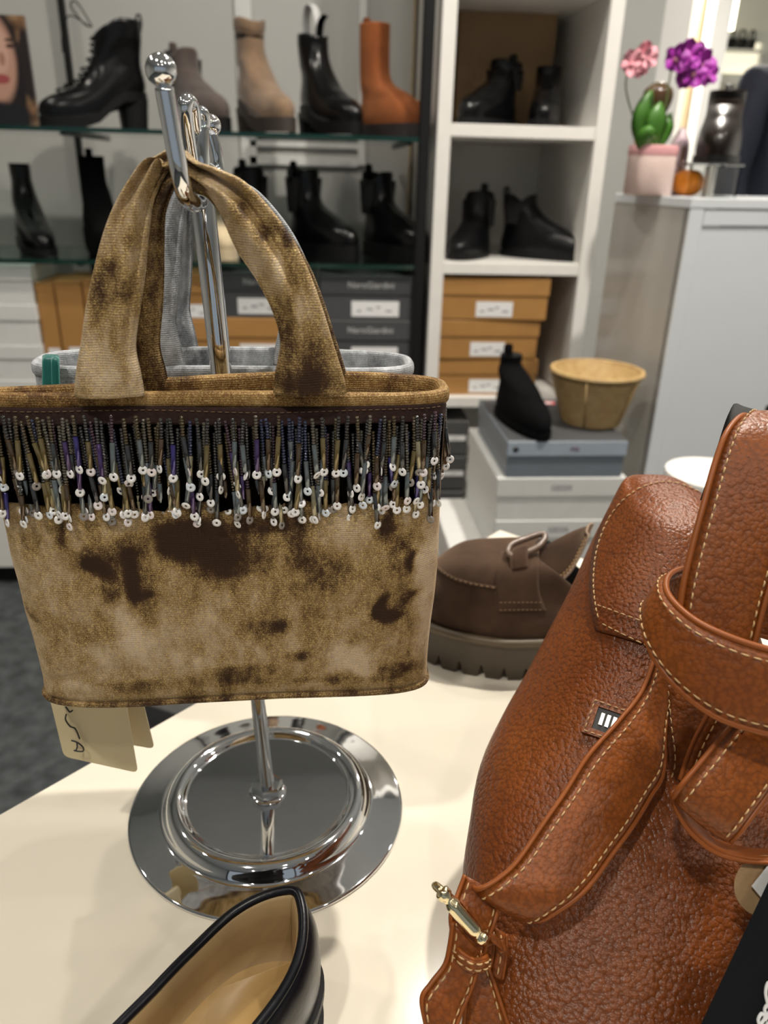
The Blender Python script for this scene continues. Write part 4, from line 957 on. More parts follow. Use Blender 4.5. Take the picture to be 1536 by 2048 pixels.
if len(P) > 8: lpart('apron_seam', tube(P, .0016, 8), M['suede_brown']); stuff(lpart('apron_stitching', stitch_line([p+n*.0014 for p, n in zip(P, Q)], Q, .0046, .0026, .0005), M['thread_brown']))
for ya in (1204, 1219):
    P, Q = cast_line(lbv, [(996, ya), (1040, ya), (1088, ya)], 30, .0017); stuff(lpart('saddle_stitching', stitch_line(P, Q, .0036, .0022, .00035), M['thread_brown']))
# tongue flap flaring above the throat, with its pale cut edge
tgL = [PY(1078, 1098, .572), PY(1110, 1080, .576), PY(1150, 1060, .580), PY(1186, 1048, .583)]
tgR = [PY(1080, 1185, .548), PY(1110, 1170, .547), PY(1145, 1138, .549), PY(1176, 1075, .556)]
tr = Ribbon(tgL, tgR, .003, 24, 8, .002); tg = lpart('tongue', tr.geo(), M['suede_brown'])
lpart('cut_edge', tube(cr([tr.at(1, q)[0] for q in np.linspace(0, 1, 6)]+[tr.at(t_, 1)[0] for t_ in (.8, .6, .4, .2)], 40), .0011, 6), M['suede_edge'], par=tg)
for q in (.90, .95): stuff(lpart('tongue_stitching', tr.stitches(q, .0034, .0022, .0004), M['thread'], par=tg))
# ring buckle
bp = cr([PY(1015, 1105, 0.563), PY(1022, 1090, 0.570), PY(1050, 1078, 0.576), PY(1082, 1068, 0.580), PY(1090, 1075, 0.576), PY(1078, 1092, 0.568), PY(1050, 1106, 0.560), PY(1024, 1112, 0.558), PY(1015, 1105, 0.563)], 50)
lpart('ring_buckle', ring_tube(bp[:-1], .0028, 8), plain('brown_lacquered_buckle', (.13, .085, .06), .3, var=.05))
lpart('buckle_tab', Ribbon([PY(1022, 1140, 0.548), PY(1020, 1118, 0.554), PY(1024, 1102, 0.563)], [PY(1058, 1135, 0.548), PY(1056, 1112, 0.554), PY(1056, 1092, 0.563)], .004, 14, 6).geo(), M['suede_brown'])
# ------------------------------------------------------------------ cognac backpack
PKL = [(981.0, 1316, 1350, 0.47, 0.012), (985.6, 1296, 1378, 0.468, 0.024), (998.5, 1280, 1402, 0.466, 0.034), (1012, 1268, 1424, 0.462, 0.041), (1060, 1246, 1450, 0.458, 0.046), (1150, 1202.8, 1476, 0.451, 0.05), (1250, 1160.5, 1506, 0.444, 0.054), (1350, 1112.5, 1536, 0.434, 0.058), (1450, 1064.5, 1566, 0.423, 0.062), (1550, 1010.0, 1596, 0.411, 0.064), (1650, 966.7, 1620, 0.4, 0.066), (1750, 949.0, 1640, 0.388, 0.066), (1900, 931.0, 1656, 0.372, 0.066), (2050, 944.0, 1668, 0.358, 0.065), (2180, 958.0, 1676, 0.3465, 0.063), (2212, 966.0, 1670, 0.3445, 0.058)]
pk = thing('backpack', 'cognac brown grained leather backpack with stitched straps and gold buckle', 'backpack', PD(1300, 2200, .40)*[1, 1, 0]+[0, 0, ZT+.0005])
PO = np.array(pk.location)
raw = cr([(x0, y, x1, d, b) for y, x0, x1, d, b in PKL], 70); rings = []
for x0, y, x1, d, b in raw:
    A, B = PD(x0, y, d), PD(x1, y, d); c = (A+B)/2; h = (B-A)/2; u = unit(np.array([h[0], h[1], 0])); back = np.array([-u[1], u[0], 0])
    if back[1] < 0: back = -back
    r = []
    for a in np.linspace(0, 2*math.pi, 72, endpoint=False):
        ca, sa = math.cos(a), math.sin(a)
        k = h*math.copysign(abs(ca)**.62, ca)+back*(b*(1+math.copysign(abs(sa)**.72, sa)))-back*b*.80
        p = c+k; p[2] = max(p[2], ZT+.0006); r.append(p)
    rings.append(r)
def pkp(name, vf, mat, par=pk, sharp=None):
    return mk(name, vf, mat, par, origin=PO, sharp=sharp)
pb_ = pkp('body', loft(rings), M['cognac'])
pbv = BVHTree.FromPolygons([Vector(p) for r in rings for p in r], loft(rings)[1])
def stl(name, pts, mat=M['thread'], off=.0004, pitch=.0044, ln=.0031, r=.00042, par=None, n=80):
    P, Q = cast_line(pbv, pts, n, off)
    if len(P) > 3: stuff(pkp(name, stitch_line(P, Q, pitch, ln, r), mat, par or pb_))
# stitched top flap
flp = pkp('top_flap', patch(pbv, [(1285, 972), (1246, 996), (1212, 1040), (1190, 1100), (1183, 1170), (1187, 1225), (1194, 1262)], [(1345, 966), (1400, 990), (1425, 1030), (1440, 1100), (1445, 1170), (1440, 1260), (1430, 1330)], .0018, 34, 18), M['cognac'])
stl('flap_stitching', [(1400, 992), (1350, 972), (1300, 975), (1256, 1000), (1222, 1043), (1200, 1100), (1193, 1160), (1197, 1215), (1205, 1250)], off=.0022, par=flp)
stl('flap_stitching', [(1197, 1212), (1240, 1228), (1310, 1254)], off=.0022, par=flp)
stl('flap_stitching', [(1206, 1249), (1250, 1272), (1320, 1306)], off=.0022, par=flp)
# zip window
zc = cast(pbv, 1212, 1444); zx = cast(pbv, 1235, 1452); zy = cast(pbv, 1205, 1462)
zn = zc[1]; ux = unit(zx[0]-zc[0]); uy = unit((zy[0]-zc[0])-ux*((zy[0]-zc[0])@ux)); zo = zc[0]+zn*.0006
def zq(a, b, h=0): return zo+ux*a+uy*b+zn*h
def zrect(a0, a1, b0, b1, h0, h1): return loft([[zq(a, b, h) for a, b in ((a0, b0), (a1, b0), (a1, b1), (a0, b1))] for h in (h0, h1)])
g = Geo()
for r_ in ((-.0095, .016, -.0095, -.0060), (-.0095, .016, .0060, .0095), (-.0095, -.0055, -.006, .006)): g.add(zrect(*r_, -.002, .0016))
zf = pkp('zip_window', g, M['cognac_strap'], sharp=30)
pkp('zip_tape', zrect(-.0055, .016, -.006, .006, -.0005, .0002), M['ink'], zf, sharp=30)
for k in range(6): pkp('zip_tooth', zrect(-.0030+k*.0031, -.0012+k*.0031, -.0034, .0030, .0, .0016), M['zip'], zf, sharp=30)
zs_ = [zq(a, b, .0017) for a, b in ((.016, -.0082), (-.0082, -.0085), (-.0085, .0085), (.016, .0082))]
zl = [zs_[0]*(1-t)+zs_[1]*t for t in np.linspace(0, 1, 20)]+[zs_[1]*(1-t)+zs_[2]*t for t in np.linspace(0, 1, 20)]+[zs_[2]*(1-t)+zs_[3]*t for t in np.linspace(0, 1, 20)]
stuff(pkp('zip_stitching', stitch_line(zl, [zn]*60, .0036, .0026, .00036), M['thread'], zf))
# straps as pairs of edge points: (xl, yl, xr, yr, depth[, depth of right edge])
def strap(name, pairs, mat=M['cognac_strap'], thick=.0036, st=(.10, .90), n=60, crown=.0008, par=pk, edge=True, pitch=.0044, fold=None):
    L = [PD(p[0], p[1], p[4]) for p in pairs]; Rr = [PD(p[2], p[3], p[5] if len(p) > 5 else p[4]) for p in pairs]
    rb = Ribbon(L, Rr, thick, n, 10, crown, fold=fold); o = pkp(name, rb.geo(), mat, par)
    for q in st: stuff(pkp('stitching', rb.stitches(q, pitch, pitch*.7, .00042), M['thread'], o))
    if edge:
        for E in (rb.L, rb.R): pkp('painted_edge', tube(E, thick*.34, 6), M['cognac_edge'], o)
    return rb, o
strap('shoulder_strap', [(1430, 1150, 1500, 1150, .475), (1470, 1060, 1570, 1060, .462), (1515, 970, 1640, 970, .440), (1540, 905, 1685, 905, .412), (1530, 870, 1690, 870, .385), (1505, 838, 1670, 842, .370), (1484, 832, 1658, 838, .355), (1455, 862, 1640, 872, .344), (1432, 920, 1618, 925, .338), (1407, 1010, 1588, 1020, .333), (1383, 1100, 1558, 1110, .330), (1364, 1185, 1530, 1200, .328), (1352, 1290, 1505, 1300, .327), (1350, 1360, 1490, 1370, .328)], thick=.0042)
strap('strap_lining', [(1462, 816, 1478, 818, .372), (1448, 850, 1560, 850, .360), (1420, 940, 1540, 940, .350), (1400, 1000, 1540, 1010, .343)], M['black_web'], .004, (), edge=False)
strap('strap_keeper', [(1420, 1150, 1420, 1245, .372), (1378, 1138, 1360, 1235, .362), (1345, 1146, 1310, 1215, .349, .352), (1332, 1168, 1287, 1225, .337, .340), (1342, 1198, 1296, 1288, .326, .328), (1385, 1238, 1344, 1364, .316, .317), (1452, 1272, 1430, 1432, .309, .310), (1540, 1300, 1540, 1468, .305, .306), (1650, 1318, 1660, 1488, .305, .306), (1716, 1290, 1724, 1440, .322, .323), (1690, 1235, 1696, 1360, .350, .351), (1600, 1190, 1606, 1300, .370, .371), (1500, 1162, 1500, 1264, .377, .377), (1424, 1152, 1424, 1246, .374, .374)], thick=.0045, st=(.13, .90), pitch=.0047, n=110)
strap('long_strap', [(1318, 1290, 1350, 1340, .398), (1286, 1378, 1330, 1450, .386), (1240, 1440, 1326, 1545, .376, .372), (1178, 1510, 1300, 1594, .364), (1130, 1585, 1265, 1652, .355), (1087, 1647, 1224, 1708, .347), (1032, 1726, 1186, 1762, .339), (988, 1764, 1150, 1798, .335), (958, 1778, 1092, 1836, .335), (948, 1776, 1066, 1842, .339)], st=(.12, .88), crown=.0014)
strap('rear_strap', [(1322, 1370, 1390, 1370, .392), (1326, 1450, 1420, 1440, .388), (1330, 1545, 1440, 1500, .384), (1290, 1640, 1345, 1610, .380), (1262, 1735, 1300, 1745, .376)], M['cognac_strap'], st=(.14,), n=40)
strap('rear_strap', [(1420, 1420, 1470, 1440, .366), (1385, 1490, 1432, 1505, .364), (1360, 1560, 1398, 1580, .362)], M['cognac_strap'], st=(.3,), n=24)
strap('side_loop', [(1560, 1270, 1660, 1320, .425), (1610, 1280, 1720, 1340, .395), (1630, 1305, 1740, 1370, .366), (1600, 1330, 1720, 1400, .345), (1510, 1405, 1640, 1470, .336), (1462, 1452, 1580, 1530, .329), (1405, 1520, 1520, 1610, .323), (1362, 1572, 1482, 1662, .321), (1346, 1596, 1462, 1684, .325)], st=(.12, .86), crown=.0016)
strap('loop_ring', [(1345, 1585, 1352, 1570, .330, .345), (1352, 1618, 1360, 1600, .328, .343), (1378, 1662, 1384, 1640, .326, .342), (1428, 1704, 1430, 1682, .325, .341), (1490, 1722, 1492, 1700, .325, .341), (1560, 1726, 1560, 1704, .325, .341)], M['cognac_edge'], .003, (), edge=True)
strap('zip_pull', [(1345, 1680, 1352, 1712, .372), (1318, 1702, 1330, 1728, .369), (1290, 1722, 1302, 1752, .367), (1284, 1738, 1288, 1757, .367)], M['lit_orange'], .003, (.5,), n=24)
# buckle at lower left
bar = [PD(880, 1779, .329), PD(898, 1800, .3285), PD(930, 1838, .328), PD(955, 1866, .328), PD(967, 1880, .3285)]
bar = cr(bar, 24); rr = [(.0024 if i in (5, 6, 17, 18) else .0033) for i in range(24)]; rr[0] = .0018; rr[-1] = .0018
bk_ = pkp('buckle', tube(bar, rr, 14), M['gold_metal'])
fr_ = cr([bar[1], PD(872, 1772, .334), PD(905, 1800, .345), PD(940, 1840, .347), PD(985, 1872, .345), PD(972, 1886, .334), bar[-2]], 40)
pkp('buckle_frame', tube(fr_, .0019, 10), M['gold_metal'], bk_)
strap('buckle_strap', [(930, 1750, 1000, 1790, .343), (915, 1790, 990, 1838, .340), (902, 1830, 975, 1880, .334), (905, 1870, 968, 1905, .333), (908, 1900, 960, 1925, .334)], thick=.0032, st=(.12, .88), n=30)
strap('hanging_strap', [(906, 1845, 962, 1905, .331), (900, 1890, 956, 1930, .330), (890, 1930, 942, 1975, .329), (862, 1968, 925, 2015, .326), (844, 1998, 912, 2050, .324), (853, 2055, 898, 2085, .323)], thick=.0034, st=(.12, .88), n=36)
strap('keeper_loop', [(912, 1880, 908, 1902, .336), (918, 1900, 914, 1920, .3275), (945, 1918, 940, 1940, .3255), (970, 1915, 968, 1938, .329), (974, 1905, 974, 1926, .338)], thick=.0028, st=(.25, .8), n=30, crown=.0)
strap('side_strap', [(938, 1935, 972, 1925, .345), (934, 1985, 992, 1980, .341), (928, 2050, 1012, 2040, .337), (922, 2110, 1036, 2110, .333)], thick=.0034, st=(.88,), n=30)
strap('leather_tab', [(985, 1850, 1012, 1868, .349), (988, 1900, 1012, 1905, .347), (978, 1948, 1004, 1958, .345)], thick=.003, st=(.5,), n=20)
strap('leather_tab', [(960, 1850, 1000, 1880, .338), (975, 1878, 1006, 1902, .337)], thick=.006, st=(), n=10)
# hang tags on the backpack
ft = PD(1530, 1772, .328); fc = [PD(1530+62*math.cos(a), 1772+62*math.sin(a), .328) for a in np.linspace(0, 2*math.pi, 32, endpoint=False)]
bd = unit(ft-CP_)
tag(mk('felt_tag', loft([fc, [p+bd*.002 for p in fc]]), M['felt_beige'], origin=ft, sharp=40), 'round beige felt tag hanging on the backpack', 'tag')
wp = [PD(1503, 1772, .3255), PD(1560, 1700, .3255), PD(1620, 1740, .3255), PD(1536, 1812, .3255)]
tag(mk('paper_label', loft([wp, [p+bd*.0006 for p in wp]]), M['paper'], origin=wp[0], sharp=40), 'white paper label over the round felt tag', 'label')
bc_ = [PD(1552, 1730, .318), PD(1760, 1780, .320), PD(1700, 2200, .303), PD(1330, 2200, .298)]
bt = thing('hang_tag', 'black card hang tag with white script at the lower right', 'tag', bc_[0])
mk('card', loft([bc_, [p+bd*.0012 for p in bc_]]), M['black_card'], bt, origin=bc_[0], sharp=40)
def tagw(pts, r=.0007):
    nrm = unit(np.cross(bc_[1]-bc_[0], bc_[3]-bc_[0])); 
    if nrm @ (CP_-bc_[0]) < 0: nrm = -nrm
    Q = []
    for x, y in pts:
        d = ray(x, y); s_ = ((bc_[0]-CP_)@nrm)/(d@nrm); Q.append(CP_+d*s_+nrm*.0004)
    return tube(cr(Q, 40), r, 6)
g = Geo()
for pts in ([(1500, 2060), (1515, 2052), (1528, 2035), (1522, 2026), (1515, 2040), (1524, 2056), (1536, 2044)], [(1528, 2040), (1540, 2016), (1534, 2008), (1528, 2020), (1538, 2034), (1550, 2020)], [(1536, 2015), (1530, 1985), (1535, 1965), (1544, 1972), (1540, 1995), (1546, 2010), (1560, 1990)], [(1548, 1990), (1560, 1975), (1575, 1990), (1565, 2005), (1580, 2000)]): g.add(tagw(pts))
mk('script', g, M['paper'], bt, origin=bc_[0])
# ------------------------------------------------------------------ white counter on the right
KC = PY(1385, 396, 1.55); zc_ = KC[2]; ca = math.radians(12)
ctr = thing('counter', 'white lacquered sales counter with an orchid and pumpkin on top', 'counter', (KC[0], KC[1], 0), ca)
mk('top', box(-.002, 1.5, -.002, .27, zc_-.018, zc_, .001), M['counter'], ctr, smooth=False)
mk('side_panel', box(0, .020, .002, .27, 0, zc_-.018, .001), plain('counter_side_shaded_gloss', (.50, .48, .44), .12, var=.02), ctr, smooth=False)  # grey-brown base puts the white side's shadow into the colour
mk('corner_post', box(0, .032, -.001, .018, 0, zc_-.018, .001), M['counter'], ctr, smooth=False)
mk('top_rail', box(.034, 1.5, .0, .018, zc_-.050, zc_-.0195, .001), M['counter'], ctr, smooth=False)
mk('front_panel', box(.034, 1.5, .003, .018, 0, zc_-.052, .001), M['counter'], ctr, smooth=False)
mk('end_panel', box(1.48, 1.5, .018, .27, 0, zc_-.018, .001), M['counter'], ctr, smooth=False)
# orchid
YO = 1.685; op_ = PY(1293, 388, YO)
orc = thing('potted_orchid', 'orchid with pink and purple flowers in a pale pink pot on the counter', 'plant', (op_[0], YO, zc_+.0005))
sc = (PY(1333, 340, YO)[0]-PY(1253, 340, YO)[0])/2; ph = PY(1293, 292, YO)[2]-zc_
petal_pink = plain('pink_petal', (.78, .36, .42), .6, var=.2); petal_purple = plain('purple_petal', (.36, .03, .36), .55, var=.3, nscale=60)
leafm = plain('orchid_leaf', (.055, .17, .02), .35, var=.3, nscale=20); stemm = plain('orchid_stem', (.10, .14, .04), .6)
potm = plain('blush_pot', (.72, .55, .50), .3, var=.08)
sq = lambda r, z: [(r*math.copysign(abs(math.cos(a))**.45, math.cos(a)), r*math.copysign(abs(math.sin(a))**.45, math.sin(a)), z) for a in np.linspace(0, 2*math.pi, 32, endpoint=False)]
mk('pot', loft([sq(sc*.94, 0), sq(sc, .004), sq(sc, ph-.004), sq(sc*.96, ph), sq(sc*.9, ph-.002), sq(sc*.9, ph-.02)]), potm, orc, sharp=40)
mk('pot_rim', loft([sq(sc*1.01, ph-.018), sq(sc*1.02, ph-.014), sq(sc*1.02, ph-.002), sq(sc*.98, ph+.001)], False, False), plain('pink_pot_rim', (.66, .33, .34), .35), orc, sharp=40)
def L3(px, py, dy=0): q = PY(px, py, YO+dy); return np.array([q[0]-op_[0], dy, q[2]-zc_])
def leaf(pts, w, name='leaf', mat=leafm, bow=.3):
    P = cr(pts, 14); g_ = []
    for i, p in enumerate(P):
        q = i/13; ww = w*math.sin(math.pi*min(1, q*.9+.08))**.7; t_ = unit(P[min(13, i+1)]-P[max(0, i-1)]); sd_ = unit(np.cross(t_, [0, 1, 0.2])); nn = np.cross(sd_, t_)
        g_.append([p-sd_*ww+nn*ww*bow, p-sd_*ww*.5+nn*ww*bow*.3, p, p+sd_*ww*.5+nn*ww*bow*.3, p+sd_*ww+nn*ww*bow, p+sd_*ww*.5+nn*(ww*bow*.3-.002), p-nn*.002, p-sd_*ww*.5+nn*(ww*bow*.3-.002)])
    mk(name, loft(g_), mat, orc)
leaf([L3(1300, 296), L3(1288, 260), L3(1292, 220), L3(1303, 182, .01)], .024)
leaf([L3(1306, 296, -.01), L3(1312, 260, -.02), L3(1318, 230, -.02), L3(1322, 205, -.01)], .024)
leaf([L3(1318, 296), L3(1330, 270), L3(1340, 245), L3(1342, 225, .02)], .014)
leaf([L3(1298, 298, -.02), L3(1292, 285, -.04), L3(1300, 268, -.05), L3(1310, 262, -.05)], .02)
leaf([L3(1285, 298, .0), L3(1276, 280, .01), L3(1277, 255, .02)], .008, 'dry_leaf', plain('dry_leaf', (.45, .25, .10), .7))
mk('stem', tube(cr([L3(1306, 294), L3(1270, 240, .02), L3(1252, 180, .02), L3(1258, 140, .01), L3(1285, 112), L3(1300, 104)], 30), .0018, 6), stemm, orc)
mk('stem', tube(cr([L3(1312, 294), L3(1330, 220, .03), L3(1338, 165, .03), L3(1348, 128, .02), L3(1375, 112), L3(1405, 120)], 30), .0018, 6), stemm, orc)
def flower(px, py, r, mat, dy, rot):
    c = L3(px, py, dy); fm = None
    for k in range(5):
        a = rot+k*2*math.pi/5; d = np.array([math.cos(a), -.25, math.sin(a)]); s_ = np.array([-math.sin(a), 0, math.cos(a)]); w = r*(.62 if k % 2 else .45)
        rows = []
        for q in np.linspace(0, 1, 6):
            ww = w*math.sin(math.pi*(.12+.8*q))**.8; p = c+d*r*q; yv = np.array([0, -1, 0])*r*.25*q*q
            rows.append([p-s_*ww+yv, p+yv*.4, p+s_*ww+yv, p+yv*.4+np.array([0, .0012, 0])])
        mk('petal', loft(rows), mat, orc)
    mk('flower_lip', sphere(c+np.array([0, -.004, -.002]), r*.2, 8, 6), plain('lip', (.75, .55, .6), .5) if False else petal_pink, orc)
for a in ((1262, 128, .024), (1288, 112, .024), (1275, 135, .02), (1296, 118, .018)): flower(*a, petal_pink, random.uniform(-.02, .01), random.random()*6)
for a in ((1350, 118, .026), (1375, 112, .028), (1400, 130, .028), (1385, 148, .026), (1412, 150, .022), (1372, 138, .024), (1395, 108, .02), (1365, 160, .018)): flower(*a, petal_purple, random.uniform(-.025, .01), random.random()*6)
# brown hanging ornament and mauve bottle by the orchid
q = PY(1340, 232, 1.72)
def lz(py): return PY(1340, py, 1.72)[2]-zc_
bt_m = plain('smoky_brown_glass', (.075, .045, .02), .12, var=.2)
ov = thing('vase', 'smoky brown rounded glass vase behind the orchid leaves', 'vase', (q[0], 1.80, zc_+.0005))
z0_, z1_ = 0, lz(160)
mk('vase_body', lathe(cr([(.016, 0, 0), (.014, .02, 0), (.008, z1_*.35, 0), (.010, z1_*.62, 0), (.020, z1_*.72, 0), (.030, z1_*.84, 0), (.030, z1_*.94, 0), (.016, z1_*1.0, 0), (.012, z1_*1.01, 0)], 30)[:, :2], 28), bt_m, ov)
mk('foot', lathe([(.024, 0), (.024, .004), (.014, .008)], 24), bt_m, ov)
q = PY(1347, 315, 1.76); mv = thing('bottle', 'small mauve bottle with a brown stripe behind the acrylic stand', 'bottle', (q[0]+.01, 1.76, zc_+.0005))
hb_ = PY(1347, 255, 1.76)[2]-zc_
mk('glass_body', lathe(cr([(.018, 0, 0), (.020, hb_*.4, 0), (.019, hb_*.75, 0), (.010, hb_*.93, 0), (.004, hb_, 0)], 24)[:, :2], 24), plain('mauve_glass', (.52, .40, .44), .25), mv)
mk('stripe', box(-.003, .003, -.0212, -.0185, .012, hb_*.72), M['brown_ink'], mv, smooth=False)
# acrylic riser, pumpkin, boot on top
acr, nt, b = new_mat('clear_acrylic'); b.inputs['Base Color'].default_value = (.95, .97, .97, 1); b.inputs['Transmission Weight'].default_value = 1; b.inputs['Roughness'].default_value = .02; b.inputs['IOR'].default_value = 1.3
YA = 1.66; ra, rb_ = PY(1340, 325, YA), PY(1490, 328, YA); zr = ra[2]
ris = thing('acrylic_riser', 'clear acrylic riser carrying the dark brown boot', 'riser', ((ra[0]+rb_[0])/2, YA, zc_+.0005)); wr_ = (rb_[0]-ra[0])/2; hr_ = zr-zc_
mk('top_plate', box(-wr_, wr_, 0, .11, hr_-.005, hr_, .0008), acr, ris, smooth=False)
for x in (wr_*.05, wr_*.9): mk('side_plate', box(x, x+.004, .005, .105, 0, hr_-.0052), acr, ris, smooth=False)
std_boot('ankle_boot', 'dark brown ankle boot on the clear acrylic riser', 1352, 1492, 172, YA+.06, zc_+.0005+hr_, 'L', (M['dark_brown_leather'], M['black_rubber'], M['lining_black']), 'tab', L=.30, sh=(0.0, .095), shw=.075, ts=.012)
pmk = plain('pumpkin_skin', (.75, .24, .012), .4, var=.15, nscale=30)
q = PY(1382, 390, YA+.03); pr_ = (PY(1412, 360, YA+.03)[0]-PY(1352, 360, YA+.03)[0])/2; hp = hr_-.012
pm = thing('pumpkin', 'small orange ribbed pumpkin under the acrylic riser', 'pumpkin', (q[0]-.004, YA+.045, zc_+.0005))
pr__ = []
for i in range(13):
    t_ = math.pi*(.06+.88*i/12); z = hp/2-hp/2*math.cos(t_); r = pr_*math.sin(t_)**.7
    pr__.append([(r*(1+.09*abs(math.cos(4.5*a))-.05)*math.cos(a), r*(1+.09*abs(math.cos(4.5*a))-.05)*math.sin(a), z) for a in np.linspace(0, 2*math.pi, 54, endpoint=False)])
mk('flesh', loft(pr__), pmk, pm); mk('stalk', tube([(0, 0, hp*.9), (.001, 0, hp+.004), (.003, 0, hp+.008)], (.004, .003, .0035), 8), stemm, pm)
# ------------------------------------------------------------------ black shoe on a white plinth behind the strap
zpl = PY(1345, 946, 1.07)[2]
pt_ = PY(1440, 942, 1.02)
pln = thing('round_plinth', 'white round plinth behind the backpack strap', 'plinth', (pt_[0]+.02, 1.07, 0))
rp = pt_[0]+.02-PY(1338, 942, 1.07)[0]
mk('drum', lathe([(rp*.96, 0), (rp*.96, zpl-.03)], 48), M['white_lam'], pln, sharp=40); mk('top_disc', lathe([(rp*.98, zpl-.03), (rp, zpl-.026), (rp, zpl-.004), (rp*.985, zpl)], 48), M['white_lam'], pln, sharp=40)
std_boot('ankle_boot', 'black ankle boot on the white plinth, hidden by the backpack strap', 1412, 1560, 815, 1.05, zpl+.0004, 'L', BL, 'chelsea', L=.13, W=.06, sh=(0, .05), shw=.045, ts=.008)
# ------------------------------------------------------------------ person behind the counter
pe = np.array([1.40, 2.45])
J = {'pelvis': (0, 0, .93), 'waist': (0, 0, 1.08), 'chest': (0, .0, 1.28), 'neck0': (0, 0, 1.43), 'neck1': (0, -.01, 1.50), 'head0': (0, -.02, 1.58), 'head1': (0, -.02, 1.68), 'shl': (-.17, 0, 1.38), 'ell': (-.215, -.01, 1.12), 'wrl': (-.19, -.10, .90), 'hal': (-.18, -.13, .82), 'shr': (.17, 0, 1.38), 'elr': (.215, -.01, 1.12), 'wrr': (.19, -.10, .90), 'har': (.18, -.13, .82),
     'hil': (-.09, 0, .88), 'knl': (-.10, -.01, .50), 'anl': (-.10, .02, .09), 'tol': (-.10, -.12, .04), 'hir': (.09, 0, .88), 'knr': (.10, -.01, .50), 'anr': (.10, .02, .09), 'tor': (.10, -.12, .04)}
RD = {'pelvis': (.15, .11), 'waist': (.14, .10), 'chest': (.16, .115), 'neck0': (.065, .06), 'neck1': (.052, .052), 'head0': (.072, .085), 'head1': (.072, .085), 'shl': (.065, .07), 'ell': (.048, .05), 'wrl': (.032, .032), 'hal': (.035, .022), 'shr': (.065, .07), 'elr': (.048, .05), 'wrr': (.032, .032), 'har': (.035, .022), 'hil': (.085, .09), 'knl': (.06, .06), 'anl': (.042, .042), 'tol': (.042, .03), 'hir': (.085, .09), 'knr': (.06, .06), 'anr': (.042, .042), 'tor': (.042, .03)}
EG = [('pelvis', 'waist'), ('waist', 'chest'), ('chest', 'neck0'), ('neck0', 'neck1'), ('neck1', 'head0'), ('head0', 'head1'), ('chest', 'shl'), ('shl', 'ell'), ('ell', 'wrl'), ('wrl', 'hal'), ('chest', 'shr'), ('shr', 'elr'), ('elr', 'wrr'), ('wrr', 'har'), ('pelvis', 'hil'), ('hil', 'knl'), ('knl', 'anl'), ('anl', 'tol'), ('pelvis', 'hir'), ('hir', 'knr'), ('knr', 'anr'), ('anr', 'tor')]
kk = list(J); me = bpy.data.meshes.new('body'); me.from_pydata([J[k] for k in kk], [(kk.index(a), kk.index(b)) for a, b in EG], [])
po = bpy.data.objects.new('body', me); C.objects.link(po)
md = po.modifiers.new('skin', 'SKIN'); md.use_smooth_shade = True; sv = me.skin_vertices[0].data
for i, k in enumerate(kk): sv[i].radius = RD[k]; sv[i].use_root = (k == 'pelvis')
md2 = po.modifiers.new('sub', 'SUBSURF'); md2.levels = 2; md2.render_levels = 2
dg = bpy.context.evaluated_depsgraph_get(); em = bpy.data.meshes.new_from_object(po.evaluated_get(dg)); bpy.data.objects.remove(po)
skin_m = plain('skin', (.45, .22, .15), .5); navy = plain('navy_jacket', (.006, .009, .022), .8, var=.2); trou = plain('dark_trousers', (.015, .015, .02), .8); hair_m = plain('dark_hair', (.012, .009, .008), .5)
for m_ in (skin_m, navy, trou, M['black_rubber']): em.materials.append(m_)
for p in em.polygons:
    z = p.center.z; y = p.center.y
    p.material_index = 0 if (z > 1.455 or (z < .90 and abs(p.center.x) > .12 and y < -.06 and z > .6)) else 1 if z > .92 else 3 if z < .09 else 2
per = thing('person', 'person in a navy jacket standing behind the counter, cut off by the frame', 'person', (pe[0], pe[1], .0), .3)
bo = bpy.data.objects.new('body', em); C.objects.link(bo); bo.parent = per
zmin = min(v.co.z for v in em.vertices); bo.location.z = -zmin+.0005
mk('hair', sphere((0, .005, 1.655-zmin), .098, 24, 16, (.92, 1.05, 1.0)), hair_m, per)
for s in (-1, 1):
    mk('eye', sphere((s*.03, -.102, 1.625-zmin), .010, 10, 8), M['ink'], per); mk('ear', sphere((s*.078, -.01, 1.61-zmin), .022, 10, 8, (.4, .7, 1.2)), skin_m, per)
mk('nose', sphere((0, -.112, 1.60-zmin), .014, 10, 8, (.8, 1, 1.3)), skin_m, per)
mk('mouth', sphere((0, -.098, 1.565-zmin), .02, 10, 8, (1.1, .5, .35)), plain('lips', (.35, .12, .11), .5), per)
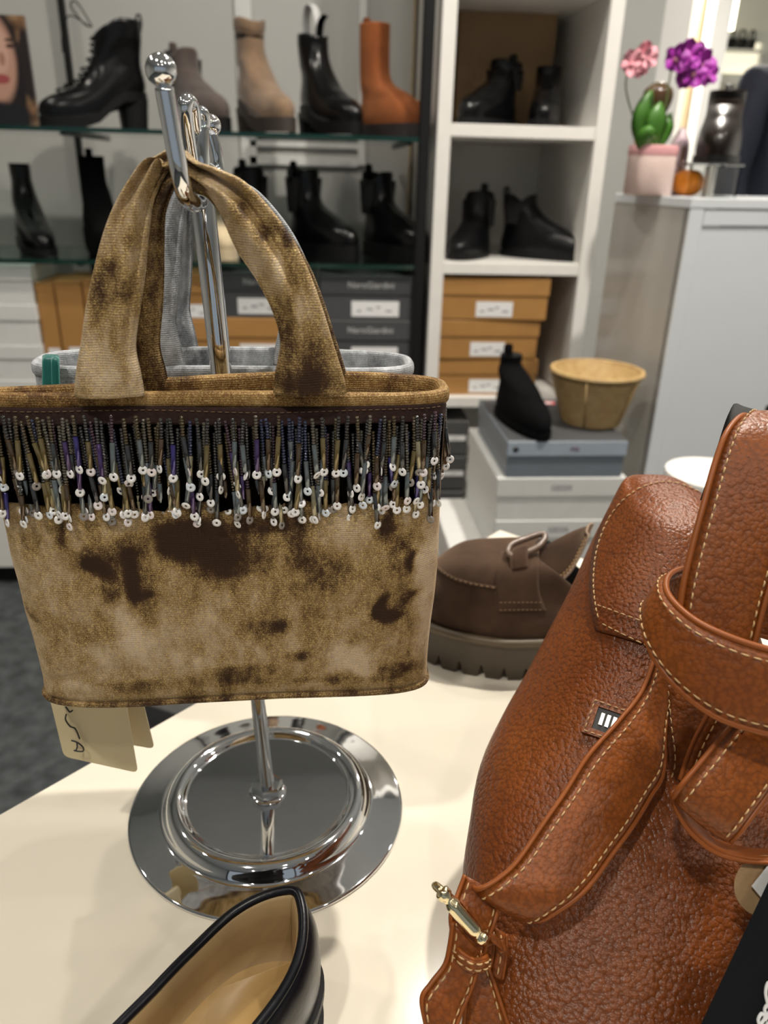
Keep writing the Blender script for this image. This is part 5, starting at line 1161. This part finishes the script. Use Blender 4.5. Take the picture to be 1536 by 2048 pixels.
# ------------------------------------------------------------------ lit back room
def emit(name, col, s):
    m_, nt_, b_ = new_mat(name); b_.inputs['Base Color'].default_value = (*col, 1); b_.inputs['Emission Color'].default_value = (*col, 1); b_.inputs['Emission Strength'].default_value = s; return m_
def far_px(x0, y0, x1, y1, Y): a, b = PY(x0, y1, Y), PY(x1, y0, Y); return a[0], b[0], a[2], b[2]
Yf = 5.50
x0, x1, z0, z1 = far_px(1434, 150, 1512, 82, Yf)
z0, z1 = min(z0, z1), max(z0, z1)
dp = thing('light_box', 'glowing cream light box on the far wall behind the counter', 'light box', (x0, Yf, z0))
mk('diffuser', box(x0, x1, Yf+.02, Yf+.05, z0, z1), emit('warm_light_box', (1.0, .93, .72), 1.2), dp, origin=dp.location, smooth=False)
g = Geo()
for a in ((x0-.06, x1+.06, z1, z1+.06), (x0-.06, x1+.06, z0-.06, z0), (x0-.06, x0, z0, z1), (x1, x1+.06, z0, z1)): g.add(box(a[0], a[1], Yf-.02, Yf+.05, a[2], a[3]))
g.add(box(x0, x1, Yf-.14, Yf-.02, z1-.062, z1-.0555))
mk('frame', g, M['trim'], dp, origin=dp.location, smooth=False)
for i, px in enumerate((1462, 1486, 1506)):
    a = PY(px, 74, Yf-.1); hbk_ = thing('handbag', ('dark rounded handbag left of three before the light box', 'dark handbag in the middle before the light box', 'dark slim handbag right of three before the light box')[i], 'handbag', (a[0], Yf-.09, z1-.055), group='handbags before the light box')
    wv = (.035, .03, .02)[i]
    mk('bag_body', box(-wv, wv, -.03, .03, 0, .06, .015, 2), M['black_leather'], hbk_); mk('strap', tube(cr([(-wv*.7, 0, .055), (-wv*.5, 0, .10), (wv*.5, 0, .10), (wv*.7, 0, .055)], 14), .006, 6), M['black_leather'], hbk_)
x0, x1, z0, z1 = far_px(1436, 56, 1464, -90, 4.9)
tag(mk('strip_light', box(x0, x1, 4.9, 4.94, z0, min(z1, CEIL-.01), .01), emit('strip_light_glow', (1.0, .95, .70), 9.0), origin=((x0+x1)/2, 4.92, z0), smooth=False), 'bright vertical strip light above the light box', 'lamp')
